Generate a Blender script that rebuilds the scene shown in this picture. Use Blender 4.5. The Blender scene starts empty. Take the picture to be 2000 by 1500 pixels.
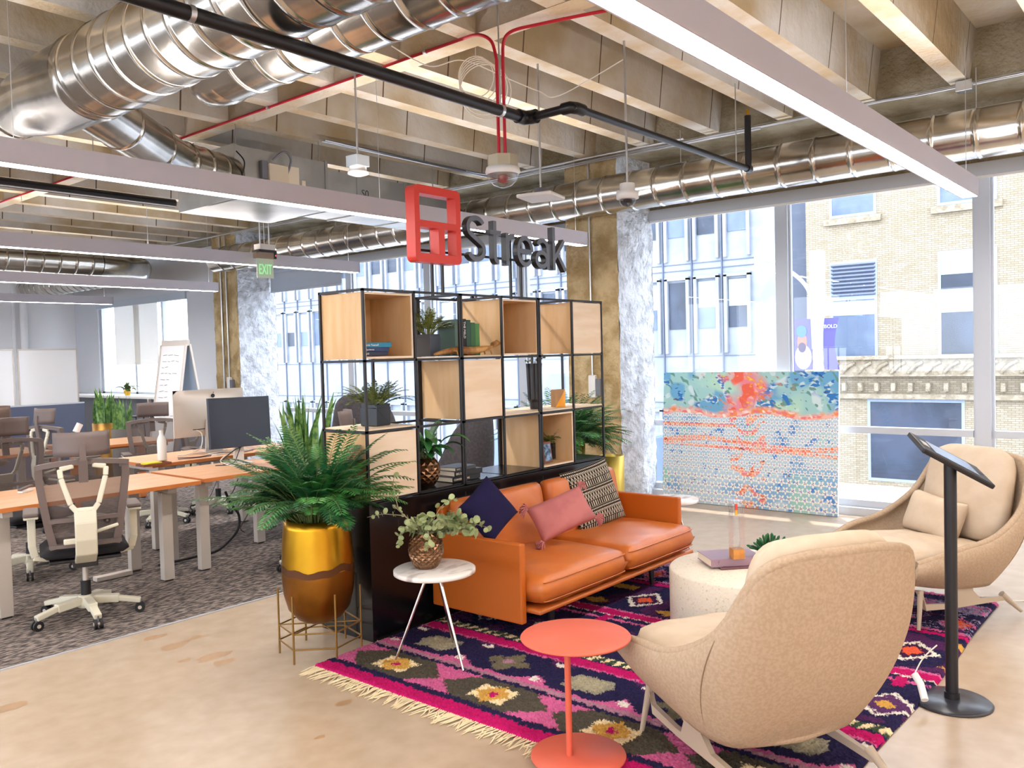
import bpy, math, random
import numpy as np
from mathutils import Vector, Matrix
random.seed(7); rng = np.random.default_rng(7)
S = bpy.context.scene
COL = S.collection
PI = math.pi

# ------------------------------------------------------------------ camera
F = 1660.8; YAW = .696132; PIT = .03451; ROL = .026248; H = 1.6
def cam_axes():
    fw = np.array([math.cos(YAW)*math.cos(PIT), math.sin(YAW)*math.cos(PIT), -math.sin(PIT)])
    rt = np.array([math.sin(YAW), -math.cos(YAW), 0.0]); dn = np.cross(fw, rt)
    c, s = math.cos(ROL), math.sin(ROL)
    return c*rt+s*dn, -s*rt+c*dn, fw
RT, DN, FW = cam_axes()
cd = bpy.data.cameras.new('camera'); cam = bpy.data.objects.new('camera', cd); COL.objects.link(cam)
cd.sensor_width = 36; cd.lens = F/2000*36; cd.clip_end = 400; cd.clip_start = .05
m = Matrix.Identity(4)
for i in range(3):
    m[i][0] = RT[i]; m[i][1] = -DN[i]; m[i][2] = -FW[i]
m[2][3] = H
cam.matrix_world = m
S.camera = cam
def at(x, y, X=None, Y=None, Z=None):
    d = (x-1000)/F*RT+(y-750)/F*DN+FW
    t = X/d[0] if X is not None else Y/d[1] if Y is not None else (Z-H)/d[2]
    return Vector((t*d[0], t*d[1], H+t*d[2]))

# ------------------------------------------------------------------ world, sun, exposure
w = bpy.data.worlds.new('world'); S.world = w; w.use_nodes = True
bg = w.node_tree.nodes['Background']; bg.inputs[0].default_value = (.78, .87, 1, 1); bg.inputs[1].default_value = 4.2
sd = bpy.data.lights.new('sun', 'SUN'); sun = bpy.data.objects.new('sun', sd); COL.objects.link(sun)
sd.energy = 4; sd.angle = math.radians(1); sd.color = (1, .96, .9)
sun.rotation_euler = Vector((-.27, -.16, -.95)).to_track_quat('-Z', 'Y').to_euler()
S.view_settings.view_transform = 'Standard'; S.view_settings.look = 'None'
S.view_settings.exposure = .88; S.view_settings.gamma = 1; S.view_settings.use_curve_mapping = False
S.cycles.max_bounces = 6; S.cycles.diffuse_bounces = 4; S.cycles.glossy_bounces = 3
S.cycles.transparent_max_bounces = 12; S.cycles.transmission_bounces = 4
S.cycles.sample_clamp_indirect = 4; S.cycles.caustics_reflective = False; S.cycles.caustics_refractive = False

# ------------------------------------------------------------------ materials
def hx(h):
    h = h.lstrip('#'); c = [int(h[i:i+2], 16)/255 for i in (0, 2, 4)]
    return tuple(((x/12.92) if x <= .04045 else ((x+.055)/1.055)**2.4) for x in c)
def mat(name, c, r=.6, metal=0, c2=None, ns=8, nd=4, lo=.4, hi=.6, bump=0, bs=40, bd=.02, spec=.5, stretch=None, emit=None, es=0, alpha=1, rough2=None):
    M = bpy.data.materials.new(name); M.use_nodes = True; N = M.node_tree.nodes; L = M.node_tree.links
    b = N['Principled BSDF']; c = hx(c) if isinstance(c, str) else c
    b.inputs['Base Color'].default_value = (*c, 1); b.inputs['Roughness'].default_value = r; b.inputs['Metallic'].default_value = metal
    b.inputs['Specular IOR Level'].default_value = spec; b.inputs['Alpha'].default_value = alpha
    tc = N.new('ShaderNodeTexCoord'); co = tc.outputs['Object']
    if stretch:
        mp = N.new('ShaderNodeMapping'); mp.inputs['Scale'].default_value = stretch; L.new(co, mp.inputs[0]); co = mp.outputs[0]
    if c2 is not None:
        c2 = hx(c2) if isinstance(c2, str) else c2
        t = N.new('ShaderNodeTexNoise'); t.inputs['Scale'].default_value = ns; t.inputs['Detail'].default_value = nd; L.new(co, t.inputs[0])
        rp = N.new('ShaderNodeValToRGB'); rp.color_ramp.elements[0].position = lo; rp.color_ramp.elements[1].position = hi
        rp.color_ramp.elements[0].color = (*c, 1); rp.color_ramp.elements[1].color = (*c2, 1)
        L.new(t.outputs[0], rp.inputs[0]); L.new(rp.outputs[0], b.inputs['Base Color'])
        if rough2 is not None:
            mr = N.new('ShaderNodeMapRange'); mr.inputs[3].default_value = r; mr.inputs[4].default_value = rough2
            L.new(t.outputs[0], mr.inputs[0]); L.new(mr.outputs[0], b.inputs['Roughness'])
    if bump:
        t2 = N.new('ShaderNodeTexNoise'); t2.inputs['Scale'].default_value = bs; t2.inputs['Detail'].default_value = 3; L.new(co, t2.inputs[0])
        bp = N.new('ShaderNodeBump'); bp.inputs['Strength'].default_value = bump; bp.inputs['Distance'].default_value = bd
        L.new(t2.outputs[0], bp.inputs['Height']); L.new(bp.outputs[0], b.inputs['Normal'])
    if emit:
        b.inputs['Emission Color'].default_value = (*hx(emit), 1); b.inputs['Emission Strength'].default_value = es
    return M
def vmat(name, r=.9, bump=0, bs=300, bd=.004):
    M = mat(name, '#888888', r, bump=bump, bs=bs, bd=bd, spec=.1); N = M.node_tree.nodes
    a = N.new('ShaderNodeVertexColor'); a.layer_name = 'pattern'
    M.node_tree.links.new(a.outputs[0], N['Principled BSDF'].inputs['Base Color']); return M
def brickmat(name, ca, cb, cm, bw, bh, rot=0, ms=.008):
    M = mat(name, ca, .9); N = M.node_tree.nodes; L = M.node_tree.links
    tc = N.new('ShaderNodeTexCoord'); sx = N.new('ShaderNodeSeparateXYZ'); cx = N.new('ShaderNodeCombineXYZ')
    L.new(tc.outputs['Object'], sx.inputs[0]); L.new(sx.outputs[1], cx.inputs[0]); L.new(sx.outputs[2], cx.inputs[1])
    b = N.new('ShaderNodeTexBrick'); b.inputs['Scale'].default_value = 1; b.inputs['Brick Width'].default_value = bw; b.inputs['Row Height'].default_value = bh
    b.inputs['Mortar Size'].default_value = ms; b.inputs['Color1'].default_value = (*hx(ca), 1); b.inputs['Color2'].default_value = (*hx(cb), 1); b.inputs['Mortar'].default_value = (*hx(cm), 1)
    L.new(cx.outputs[0], b.inputs[0]); L.new(b.outputs[0], N['Principled BSDF'].inputs['Base Color']); return M
def glassmat(name, tint=(.96, .98, 1), gl=1.0, f0=.04):
    M = bpy.data.materials.new(name); M.use_nodes = True; N = M.node_tree.nodes; L = M.node_tree.links; N.clear()
    o = N.new('ShaderNodeOutputMaterial'); mx = N.new('ShaderNodeMixShader'); t = N.new('ShaderNodeBsdfTransparent'); g = N.new('ShaderNodeBsdfGlossy')
    ge = N.new('ShaderNodeNewGeometry'); dt = N.new('ShaderNodeVectorMath'); dt.operation = 'DOT_PRODUCT'; L.new(ge.outputs['Normal'], dt.inputs[0]); L.new(ge.outputs['Incoming'], dt.inputs[1])
    def mt(op, a, b=None):
        q = N.new('ShaderNodeMath'); q.operation = op
        for k, v in enumerate((a, b)):
            if v is None: continue
            if isinstance(v, (int, float)): q.inputs[k].default_value = v
            else: L.new(v, q.inputs[k])
        return q.outputs[0]
    f = mt('ADD', mt('MULTIPLY', mt('POWER', mt('SUBTRACT', 1, mt('ABSOLUTE', dt.outputs['Value'])), 5), 1-f0), f0)
    t.inputs[0].default_value = (*tint, 1); g.inputs['Roughness'].default_value = .01; g.inputs[0].default_value = (gl, gl, gl, 1)
    L.new(f, mx.inputs[0]); L.new(t.outputs[0], mx.inputs[1]); L.new(g.outputs[0], mx.inputs[2]); L.new(mx.outputs[0], o.inputs[0]); return M
def emat(name, col, st):
    M = bpy.data.materials.new(name); M.use_nodes = True; b = M.node_tree.nodes['Principled BSDF']
    b.inputs['Base Color'].default_value = (.8, .8, .8, 1); b.inputs['Emission Color'].default_value = (*hx(col), 1); b.inputs['Emission Strength'].default_value = st; return M

m_conc = mat('ceiling_concrete', '#a08a68', .9, c2='#b9b0a2', ns=1.3, nd=8, lo=.35, hi=.62, bump=.5, bs=14, bd=.03)
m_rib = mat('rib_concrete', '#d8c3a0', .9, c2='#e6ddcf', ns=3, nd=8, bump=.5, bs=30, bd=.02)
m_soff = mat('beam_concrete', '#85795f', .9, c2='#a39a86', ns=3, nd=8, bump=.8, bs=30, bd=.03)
m_floor = mat('polished_concrete', '#bba893', .27, c2='#b29e88', ns=9, nd=2, lo=.3, hi=.7)
m_carp = mat('carpet_pile', '#4f4b4b', .95, c2='#9a8e86', ns=55, nd=3, lo=.42, hi=.6, bump=1, bs=70, bd=.02, spec=.1, stretch=(.35, 1, 1))
m_colw = mat('column_face_warm', '#a98f63', .95, c2='#cbb48a', ns=5, nd=9, bump=1, bs=12, bd=.05)
m_colc = mat('column_face_daylit', '#b9bdc4', .95, c2='#e0e5ee', ns=7, nd=10, lo=.38, hi=.6, bump=1, bs=16, bd=.06)  # window light on this side of the column is painted in as pale blue
m_wall = mat('white_paint', '#f1f1f4', .8, bump=.15, bs=8)
m_wallg = mat('grey_paint', '#d3d5dc', .8)
m_alu = mat('aluminium', '#c3c8d0', .45, metal=.3)
m_fasc = mat('fascia_grey', '#c3ccd8', .5)
m_duct = mat('galvanised_steel', '#d0ccc4', .2, metal=1, c2='#b0aca4', ns=2.5, bump=.06, bs=3.5, bd=.05)
m_ductd = mat('galvanised_sheet', '#b9bab7', .4, metal=.75, c2='#a5a5a2', ns=2)
m_emt = mat('conduit_steel', '#c9cbd0', .28, metal=.9)
m_blkpipe = mat('black_iron', '#1c1b1f', .32, metal=.3)
m_red = mat('red_conduit', '#c01f35', .35)
m_wht = mat('white_plastic', '#ecebe8', .45)
m_cable = mat('white_cable', '#eeeae2', .5)
m_fix = mat('fixture_metal', '#c6c4d0', .5)
m_led = emat('led_diffuser', '#fff8f2', 27)
m_ledup = emat('led_uplight', '#fff8f4', 15)
m_blk = mat('black_steel', '#17151a', .45)
m_lam = mat('black_laminate', '#0c0c0f', .22)
m_ply = mat('plywood', '#dab689', .6, c2='#d0a877', ns=2, stretch=(6, 6, 1))
m_plyl = mat('plywood_pale', '#ecd9c0', .55, c2='#e3cbac', ns=2, stretch=(1, 1, 7))
m_leath = mat('cognac_leather', '#c8702e', .38, c2='#c0662a', ns=4, bump=.18, bs=14, bd=.01)
m_leath2 = mat('cognac_leather_panel', '#bb5f14', .5, bump=.3, bs=260, bd=.002)
m_navy = mat('navy_cotton', '#1c183c', .9, bump=.3, bs=300, bd=.002, spec=.2)
m_rose = mat('rose_velvet', '#a85f5f', .8, c2='#b56c6a', ns=6, bump=.2, bs=200, bd=.002)
m_taupe = mat('taupe_wool', '#b49f89', .95, c2='#aa957e', ns=90, bump=.3, bs=350, bd=.002, spec=.15)
m_cream = mat('cream_linen', '#cab9a4', .9, c2='#c2b09a', ns=8, bump=.25, bs=9, bd=.02, spec=.15)
m_taupel = mat('taupe_metal', '#b3a490', .5)
m_gold = mat('brushed_gold', '#c9992c', .3, metal=1, c2='#bb8a22', ns=3)
m_goldd = mat('aged_brass', '#8b5a1e', .36, metal=.9, c2='#6d4217', ns=3, bump=.2, bs=6)
m_goldband = mat('burnt_band', '#5f3a20', .5, metal=.6)
m_wire = mat('brass_wire', '#93703a', .4, metal=.7)
m_copper = mat('copper_glaze', '#7d5c42', .25, metal=.9)
m_marble = mat('white_marble', '#ece6e0', .25, c2='#b3a9a5', ns=7, nd=9, lo=.52, hi=.7, stretch=(1, 2.2, 1))
m_nick = mat('polished_nickel', '#d8cfc8', .15, metal=1)
m_coral = mat('coral_steel', '#d4624a', .5)
m_terr = mat('terrazzo', '#e6dbc8', .7, c2='#cdbda2', ns=75, nd=3, lo=.6, hi=.68, bump=.2, bs=40)
m_leaf = mat('leaf_green', '#2c6b34', .45, c2='#468a3e', ns=4, spec=.4)
m_leafd = mat('leaf_dark', '#194a29', .45, c2='#28683a', ns=5, spec=.4)
m_leafo = mat('fern_green', '#45541f', .5, c2='#6c7a33', ns=9)
m_euc = mat('eucalyptus', '#7c8a58', .6, c2='#a3ad7c', ns=14)
m_snake = mat('snake_leaf', '#3b6b35', .4, c2='#7fa557', ns=22, stretch=(1, 1, .8))
m_stem = mat('stem', '#6d7a45', .7)
m_twig = mat('twig', '#8f8268', .8)
m_soil = mat('soil', '#2a211a', 1)
m_blkpot = mat('black_pot', '#1d2026', .3)
m_frame = mat('chair_frame_grey', '#6a5d5a', .55)
m_mesh = mat('chair_mesh', '#5f5350', .8, alpha=.7)
m_offw = mat('chair_white', '#d9d4c0', .45)
m_seat = mat('seat_black', '#17161b', .85)
m_rub = mat('black_rubber', '#1b1a1c', .5)
m_desk = mat('desk_maple', '#e6b48c', .4, c2='#dfa87c', ns=3, stretch=(1, 8, 1))
m_desked = mat('desk_edge', '#c8763a', .5)
m_dleg = mat('desk_leg_grey', '#c2b9af', .45, metal=.2)
m_scr = mat('screen_black', '#2b3140', .35)
m_silver = mat('silver_alu', '#d8cfc6', .35, metal=.35)
m_glass = glassmat('window_glass')
m_acr = glassmat('acrylic', (.95, .97, 1), 1.0, .12)
m_dome = glassmat('dome_glass', (.55, .55, .6), 1.0)
m_wbs = mat('whiteboard_face', '#fbfbfd', .15)
m_grey = mat('grey_laminate', '#6f717a', .5)
m_bluep = mat('blue_grey_panel', '#4a526e', .3)
m_char = mat('charcoal_fabric', '#4a464a', .95, c2='#555156', ns=40, bump=.2, bs=200)
m_pink = mat('pale_pink_pot', '#e9c3b5', .7)
m_concp = mat('concrete_pot', '#5d5958', .85)
m_paper = mat('paper', '#e9dcc8', .9)
m_yel = mat('yellow_paper', '#e0da2a', .8)
m_tray = mat('walnut', '#7a4428', .5)
m_wood = mat('carved_wood', '#b98a4e', .6, c2='#8a5c2c', ns=12, bump=.5, bs=40)
m_amber = mat('amber_facet', '#f0a21c', .25)
m_logo = mat('logo_red', '#dd4034', .45)
m_let = mat('letter_charcoal', '#666e7b', .4)
m_letw = mat('print_white', '#e8e8e8', .6)
m_ink = mat('print_dark', '#33343a', .6)
m_green = emat('exit_green', '#06c24a', .7)

# ------------------------------------------------------------------ mesh builder
class MB:
    def __init__(s): s.v = []; s.f = []; s.m = []; s.s = []; s.mats = []
    def mi(s, M):
        if M not in s.mats: s.mats.append(M)
        return s.mats.index(M)
    def add(s, vs, fs, M, smooth=False):
        o = len(s.v); s.v += [tuple(v) for v in vs]; k = s.mi(M)
        for f in fs: s.f.append(tuple(i+o for i in f)); s.m.append(k); s.s.append(smooth)
        return s
    def box(s, x0, y0, z0, x1, y1, z1, M):
        vs = [(x, y, z) for z in (z0, z1) for y in (y0, y1) for x in (x0, x1)]
        return s.add(vs, [(0, 2, 3, 1), (4, 5, 7, 6), (0, 1, 5, 4), (1, 3, 7, 5), (3, 2, 6, 7), (2, 0, 4, 6)], M)
    def obox(s, c, size, M, R=None):
        R = R or Matrix.Identity(3); c = Vector(c)
        vs = [c+R @ Vector((x*size[0]/2, y*size[1]/2, z*size[2]/2)) for z in (-1, 1) for y in (-1, 1) for x in (-1, 1)]
        return s.add(vs, [(0, 2, 3, 1), (4, 5, 7, 6), (0, 1, 5, 4), (1, 3, 7, 5), (3, 2, 6, 7), (2, 0, 4, 6)], M)
    def bar(s, a, b, wx, wy, M, up=(0, 0, 1)):
        a = Vector(a); b = Vector(b); d = (b-a); l = d.length; d.normalize(); u = Vector(up)
        if abs(d.dot(u)) > .98: u = Vector((1, 0, 0))
        x = d.cross(u).normalized(); y = x.cross(d)
        R = Matrix((x, y, d)).transposed()
        return s.obox((a+b)/2, (wx, wy, l), M, R)
    def tube(s, pts, r, M, n=8, cap=True, smooth=True):
        P = [Vector(p) for p in pts]; k = len(P); rs = r if isinstance(r, (list, tuple)) else [r]*k
        T = [(P[min(i+1, k-1)]-P[max(i-1, 0)]).normalized() for i in range(k)]
        u = Vector((0, 0, 1)) if abs(T[0].z) < .9 else Vector((1, 0, 0)); x = T[0].cross(u).normalized(); vs = []
        for i in range(k):
            x = (x-T[i]*x.dot(T[i])).normalized(); y = T[i].cross(x)
            for j in range(n):
                a = 2*PI*j/n; vs.append(P[i]+(x*math.cos(a)+y*math.sin(a))*rs[i])
        fs = [(i*n+j, i*n+(j+1) % n, (i+1)*n+(j+1) % n, (i+1)*n+j) for i in range(k-1) for j in range(n)]
        s.add(vs, fs, M, smooth)
        if cap: s.add(vs[:n], [tuple(range(n))[::-1]], M); s.add(vs[-n:], [tuple(range(n))], M)
        return s
    def lathe(s, prof, M, c=(0, 0, 0), n=32, smooth=True, cap=True):
        c = Vector(c); vs = [c+Vector((r*math.cos(2*PI*j/n), r*math.sin(2*PI*j/n), z)) for r, z in prof for j in range(n)]; k = len(prof)
        s.add(vs, [(i*n+j, i*n+(j+1) % n, (i+1)*n+(j+1) % n, (i+1)*n+j) for i in range(k-1) for j in range(n)], M, smooth)
        if cap:
            if prof[0][0] > 1e-4: s.add(vs[:n], [tuple(range(n))[::-1]], M)
            if prof[-1][0] > 1e-4: s.add(vs[-n:], [tuple(range(n))], M)
        return s
    def grid(s, fn, nu, nv, M, smooth=True):
        vs = [fn(i/nu, j/nv) for i in range(nu+1) for j in range(nv+1)]
        return s.add(vs, [(i*(nv+1)+j, (i+1)*(nv+1)+j, (i+1)*(nv+1)+j+1, i*(nv+1)+j+1) for i in range(nu) for j in range(nv)], M, smooth)
    def prism(s, poly, a0, a1, M, axis='y'):
        n = len(poly)
        def p(q, a): return (q[0], a, q[1]) if axis == 'y' else (a, q[0], q[1]) if axis == 'x' else (q[0], q[1], a)
        vs = [p(q, a0) for q in poly]+[p(q, a1) for q in poly]
        return s.add(vs, [tuple(range(n))[::-1], tuple(range(n, 2*n))]+[(i, (i+1) % n, n+(i+1) % n, n+i) for i in range(n)], M)
    def puff(s, w, h, t, M, R=None, c=(0, 0, 0), e=.45, n=14, sag=0):
        R = R or Matrix.Identity(3); c = Vector(c)
        for sg in (1, -1):
            def fn(u, v):
                a = 2*u-1; b = 2*v-1; th = t/2*(max(0, 1-a**4)*max(0, 1-b**4))**e
                pin = 1-.06*(abs(a)**3)*(1-abs(b)**2)*0-.05*(1-a*a)*(abs(b)**3)-.0
                x = a*w/2*(1-.05*(1-b*b)*abs(a)**2); y = b*h/2*(1-.05*(1-a*a)*abs(b)**2)
                return c+R @ Vector((x, y, sg*th))
            if sg == 1: s.grid(fn, n, n, M)
            else: s.grid(lambda u, v: fn(1-u, v), n, n, M)
        return s
    def build(s, name, parent=None, bevel=0, sub=0, solid=0, loc=None, recalc=False, bseg=2):
        me = bpy.data.meshes.new(name); V = s.v
        me.from_pydata(V, [], s.f)
        for M in s.mats: me.materials.append(M)
        me.polygons.foreach_set('material_index', s.m); me.polygons.foreach_set('use_smooth', s.s)
        if recalc or bevel or sub or solid:
            import bmesh
            b = bmesh.new(); b.from_mesh(me); bmesh.ops.remove_doubles(b, verts=b.verts, dist=1e-5); bmesh.ops.recalc_face_normals(b, faces=b.faces); b.to_mesh(me); b.free()
        me.update()
        o = bpy.data.objects.new(name, me); COL.objects.link(o)
        if parent: o.parent = parent
        if loc is not None: o.location = loc
        if solid: q = o.modifiers.new('s', 'SOLIDIFY'); q.thickness = solid; q.offset = -1
        if bevel: q = o.modifiers.new('b', 'BEVEL'); q.width = bevel; q.segments = bseg; q.limit_method = 'ANGLE'; q.angle_limit = .6
        if sub: q = o.modifiers.new('u', 'SUBSURF'); q.levels = sub; q.render_levels = sub
        return o
def tag(o, label, cat, group=None, kind=None):
    o['label'] = label; o['category'] = cat
    if group: o['group'] = group
    if kind: o['kind'] = kind
    return o
def empty(name, loc, label, cat, group=None, rz=0):
    o = bpy.data.objects.new(name, None); COL.objects.link(o); o.location = loc; o.rotation_euler = (0, 0, rz); o.empty_display_size = .05
    return tag(o, label, cat, group)
def struct(o, label=None):
    o['kind'] = 'structure'
    if label: o['label'] = label
    return o
def dup(o, loc=None, rz=None, label=None, group=None, parent=None):
    c = o.copy(); COL.objects.link(c)
    if parent: c.parent = parent
    if loc is not None: c.location = loc
    if rz is not None: c.rotation_euler = (0, 0, rz)
    if label: c['label'] = label
    if group: c['group'] = group
    for ch in list(o.children): dup(ch, parent=c)
    return c
def textobj(txt, name, size, M, parent, loc, rot, ext=.001, off=0, align='LEFT', sx=1):
    c = bpy.data.curves.new(name, 'FONT'); c.body = txt; c.size = size; c.extrude = ext; c.offset = off; c.align_x = align; c.resolution_u = 3
    t = bpy.data.objects.new(name, c); me = bpy.data.meshes.new_from_object(t); bpy.data.objects.remove(t)
    me.materials.clear(); me.materials.append(M)
    o = bpy.data.objects.new(name, me); COL.objects.link(o)
    if parent: o.parent = parent
    o.location = loc; o.rotation_euler = rot; o.scale = (sx, 1, 1); return o
def rotz(a): return Matrix.Rotation(a, 3, 'Z')
def arc(pts, n=8):
    """Catmull-Rom through points"""
    P = [Vector(p) for p in pts]; out = []
    for i in range(len(P)-1):
        a = P[max(i-1, 0)]; b = P[i]; c = P[i+1]; d = P[min(i+2, len(P)-1)]
        for k in range(n):
            t = k/n; out.append(.5*((2*b)+(c-a)*t+(2*a-5*b+4*c-d)*t*t+(-a+3*b-3*c+d)*t**3))
    return out+[P[-1]]

# ================================================================== SETTING
JZ = 3.66; FX = 8.27
def jointmat():
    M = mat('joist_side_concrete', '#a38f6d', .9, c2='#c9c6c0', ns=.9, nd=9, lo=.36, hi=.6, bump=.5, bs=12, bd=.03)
    N = M.node_tree.nodes; L = M.node_tree.links; b = N['Principled BSDF']; src = b.inputs['Base Color'].links[0].from_socket
    tc = N.new('ShaderNodeTexCoord'); sx = N.new('ShaderNodeSeparateXYZ'); L.new(tc.outputs['Object'], sx.inputs[0])
    q = N.new('ShaderNodeMath'); q.operation = 'PINGPONG'; q.inputs[1].default_value = .46; L.new(sx.outputs[0], q.inputs[0])
    c = N.new('ShaderNodeMath'); c.operation = 'LESS_THAN'; c.inputs[1].default_value = .007; L.new(q.outputs[0], c.inputs[0])
    mx = N.new('ShaderNodeMixRGB'); mx.inputs[2].default_value = (*hx('#5c4634'), 1); L.new(c.outputs[0], mx.inputs[0]); L.new(src, mx.inputs[1]); L.new(mx.outputs[0], b.inputs['Base Color']); return M
m_joist = jointmat()
b = MB(); b.box(-7, -5, -.25, 8.45, 4.95, 0, m_floor); struct(b.build('floor'))
m_stain = mat('floor_stain', '#a98a6a', .35)
b = MB(); rs = random.Random(11)
for px_, py_, sc_ in ((340, 1262, .06), (385, 1245, .04), (418, 1282, .07), (440, 1292, .05), (1000, 1215, .01), (25, 1380, .06), (700, 1357, .02), (672, 1373, .03), (624, 1440, .02), (360, 1290, .03), (300, 1245, .05)):
    q = at(px_, py_, Z=0); b.add([(q.x+sc_*rs.uniform(.7, 1.2)*1.5*math.cos(2*PI*i/12), q.y+sc_*rs.uniform(.6, 1.1)*math.sin(2*PI*i/12), .0006) for i in range(12)], [tuple(range(12))], m_stain)
struct(b.build('floor_marks'))
b = MB(); b.box(-7, 4.965, -.25, 8.45, 19.3, .004, m_carp); struct(b.build('carpet'))
b = MB(); b.box(-7, 4.95, -.25, 8.2, 4.965, .006, m_alu); struct(b.build('trim_1'))
b = MB()
b.box(-7, -5, 4.06, 8.45, 19.3, 4.3, m_conc)
for i in range(-12, 22):
    y = 3.74+.713*i
    if y > 19.1 or y < -4.8: continue
    x0, x1 = -7, 7.6
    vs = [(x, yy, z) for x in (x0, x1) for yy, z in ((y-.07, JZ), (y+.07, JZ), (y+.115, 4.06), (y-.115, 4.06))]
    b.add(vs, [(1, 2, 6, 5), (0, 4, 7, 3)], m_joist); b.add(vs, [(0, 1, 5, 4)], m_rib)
for xr in (4.12, -2.6):
    vs = [(x, yy, z) for yy in (-5, 19.3) for x, z in ((xr, JZ-.003), (xr+.17, JZ-.003), (xr+.2, 4.06), (xr-.03, 4.06))]
    b.add(vs, [(1, 2, 6, 5), (0, 4, 7, 3)], m_conc); b.add(vs, [(0, 1, 5, 4)], m_rib)
struct(b.build('ceiling'))
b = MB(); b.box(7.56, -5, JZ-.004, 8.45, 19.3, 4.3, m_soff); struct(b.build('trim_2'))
def column(y0, y1, name):
    b = MB(); n = 46
    def jit(k): return (random.random()-.5)*k
    def face(fn, mtl, nu=10, nv=48): b.grid(fn, nu, nv, mtl, True)
    face(lambda u, v: (7.548+jit(.022), y1-(y1-y0)*u, v*3.66), m_colw)
    face(lambda u, v: (7.548+(8.25-7.548)*u, y0+jit(.024), v*3.66), m_colc)
    face(lambda u, v: (7.548+(8.25-7.548)*(1-u), y1, v*3.66), m_colc, 1, 1)
    face(lambda u, v: (8.25, y0+(y1-y0)*u, v*3.66), m_colc, 1, 1)
    return struct(b.build(name))
column(4.83, 5.49, 'column'); column(11.88, 12.57, 'column'); column(-2.2, -1.55, 'column')
# --- facade bays
b = MB(); b.box(8.2, -5, 3.02, 8.27, 12.6, 3.135, m_fasc); b.box(8.205, -5, 3.0, 8.225, 12.6, 3.02, m_wht); struct(b.build('trim_3'))
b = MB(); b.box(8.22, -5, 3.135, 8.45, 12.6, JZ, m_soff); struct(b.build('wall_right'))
b = MB(); b.box(8.16, -5, 0, 8.34, 12.6, .075, m_alu); struct(b.build('trim_4'))
wn = 0
def bay(y0, y1, tr=.775, wide=.06):
    global wn; wn += 1; b = MB(); x0, x1 = 8.22, 8.33
    b.box(x0, y0-wide, .075, x1, y0+wide, 3.02, m_alu); b.box(x0+.035, y0-wide-.02, .075, x1-.035, y0-wide, 3.02, m_alu); b.box(x0+.035, y0+wide, .075, x1-.035, y0+wide+.02, 3.02, m_alu)
    b.box(x0+.012, y0+wide+.02, tr, x1-.012, y1-wide-.02, tr+.06, m_alu); b.box(x0+.012, y0+wide+.02, .075, x1-.012, y1-wide-.02, .14, m_alu)
    f = struct(b.build('window_%d' % wn))
    g = MB(); g.add([(8.285, y0+wide, .14), (8.285, y1-wide, .14), (8.285, y1-wide, tr), (8.285, y0+wide, tr)], [(0, 1, 2, 3)], m_glass)
    g.add([(8.285, y0+wide, tr+.06), (8.285, y1-wide, tr+.06), (8.285, y1-wide, 3.02), (8.285, y0+wide, 3.02)], [(0, 1, 2, 3)], m_glass)
    g.build('pane', f)
for y0, y1 in [(-5, -3.4), (-3.4, -1.75), (-1.75, -.08), (-.08, 1.58), (1.58, 3.35), (3.35, 4.98), (5.4, 6.69), (6.69, 8.34), (8.34, 10.0), (10.0, 11.72)]: bay(y0, y1)
# rolled blinds
blind = mat('blind_fabric', '#b9bfc9', .8, alpha=.8)
b = MB(); b.box(8.14, 10.06, 2.72, 8.15, 11.85, 3.02, blind); b.box(8.135, 10.06, 2.70, 8.155, 11.85, 2.73, m_alu)
tag(b.build('roller_blind'), 'grey roller blind pulled part way down beside the far concrete column', 'blind')
# --- far end walls
b = MB(); b.box(8.22, 12.57, 2.9, 8.45, 19.3, JZ, m_wallg); b.box(8.22, 12.57, 0, 8.45, 14.6, 2.9, m_wallg); b.box(8.22, 14.6, 0, 8.45, 18.2, .98, m_grey); b.box(8.22, 18.2, 0, 8.45, 19.3, 2.9, m_wallg)
struct(b.build('wall_right'))
b = MB(); b.box(8.18, 14.6, 2.78, 8.24, 18.2, 2.92, m_fasc); struct(b.build('trim_5'))
b = MB()
for y in (14.62, 15.6, 16.7, 18.15): b.box(8.26, y-.035, .98, 8.34, y+.035, 2.85, m_alu)
b.box(8.26, 14.6, .98, 8.34, 18.2, 1.05, m_alu)
f = struct(b.build('window_11')); g = MB(); g.add([(8.3, 14.6, 1), (8.3, 18.2, 1), (8.3, 18.2, 2.85), (8.3, 14.6, 2.85)], [(0, 1, 2, 3)], m_glass); g.build('pane', f)
m_shade = mat('sheer_blind', '#efe9de', .9, alpha=.75)
b = MB(); b.box(8.19, 15.65, 1.6, 8.2, 17.4, 2.78, m_shade); tag(b.build('sheer_blind'), 'cream roller blind half lowered over the bright far window', 'blind')
b = MB(); b.box(-7, 19.3, 0, 8.45, 19.45, 4.3, m_wall); b.box(6.95, 19.27, 0, 7.0, 19.3, 3.66, m_wall); struct(b.build('wall_far'))
b = MB(); b.box(-7, -5.15, 0, 8.45, -5, 4.3, m_wall); struct(b.build('wall_back'))
b = MB(); b.box(-7.15, -5, 0, -7, 19.3, .9, m_wall); b.box(-7.15, -5, 3.0, -7, 19.3, 4.3, m_wall)
for y in (-5, -1, 3, 7, 11, 15, 18.9): b.box(-7.15, y, .9, -7, y+.4, 3.0, m_wall)  # unseen wall, open between these piers to let sky light in
struct(b.build('wall_left'))
# vertical pipe on far wall
b = MB(); b.tube([(7.15, 19.22, .02), (7.15, 19.22, 3.64)], .07, m_wall, n=14); tag(b.build('drain_pipe'), 'white painted vertical pipe against the far white wall', 'pipe')

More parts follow.
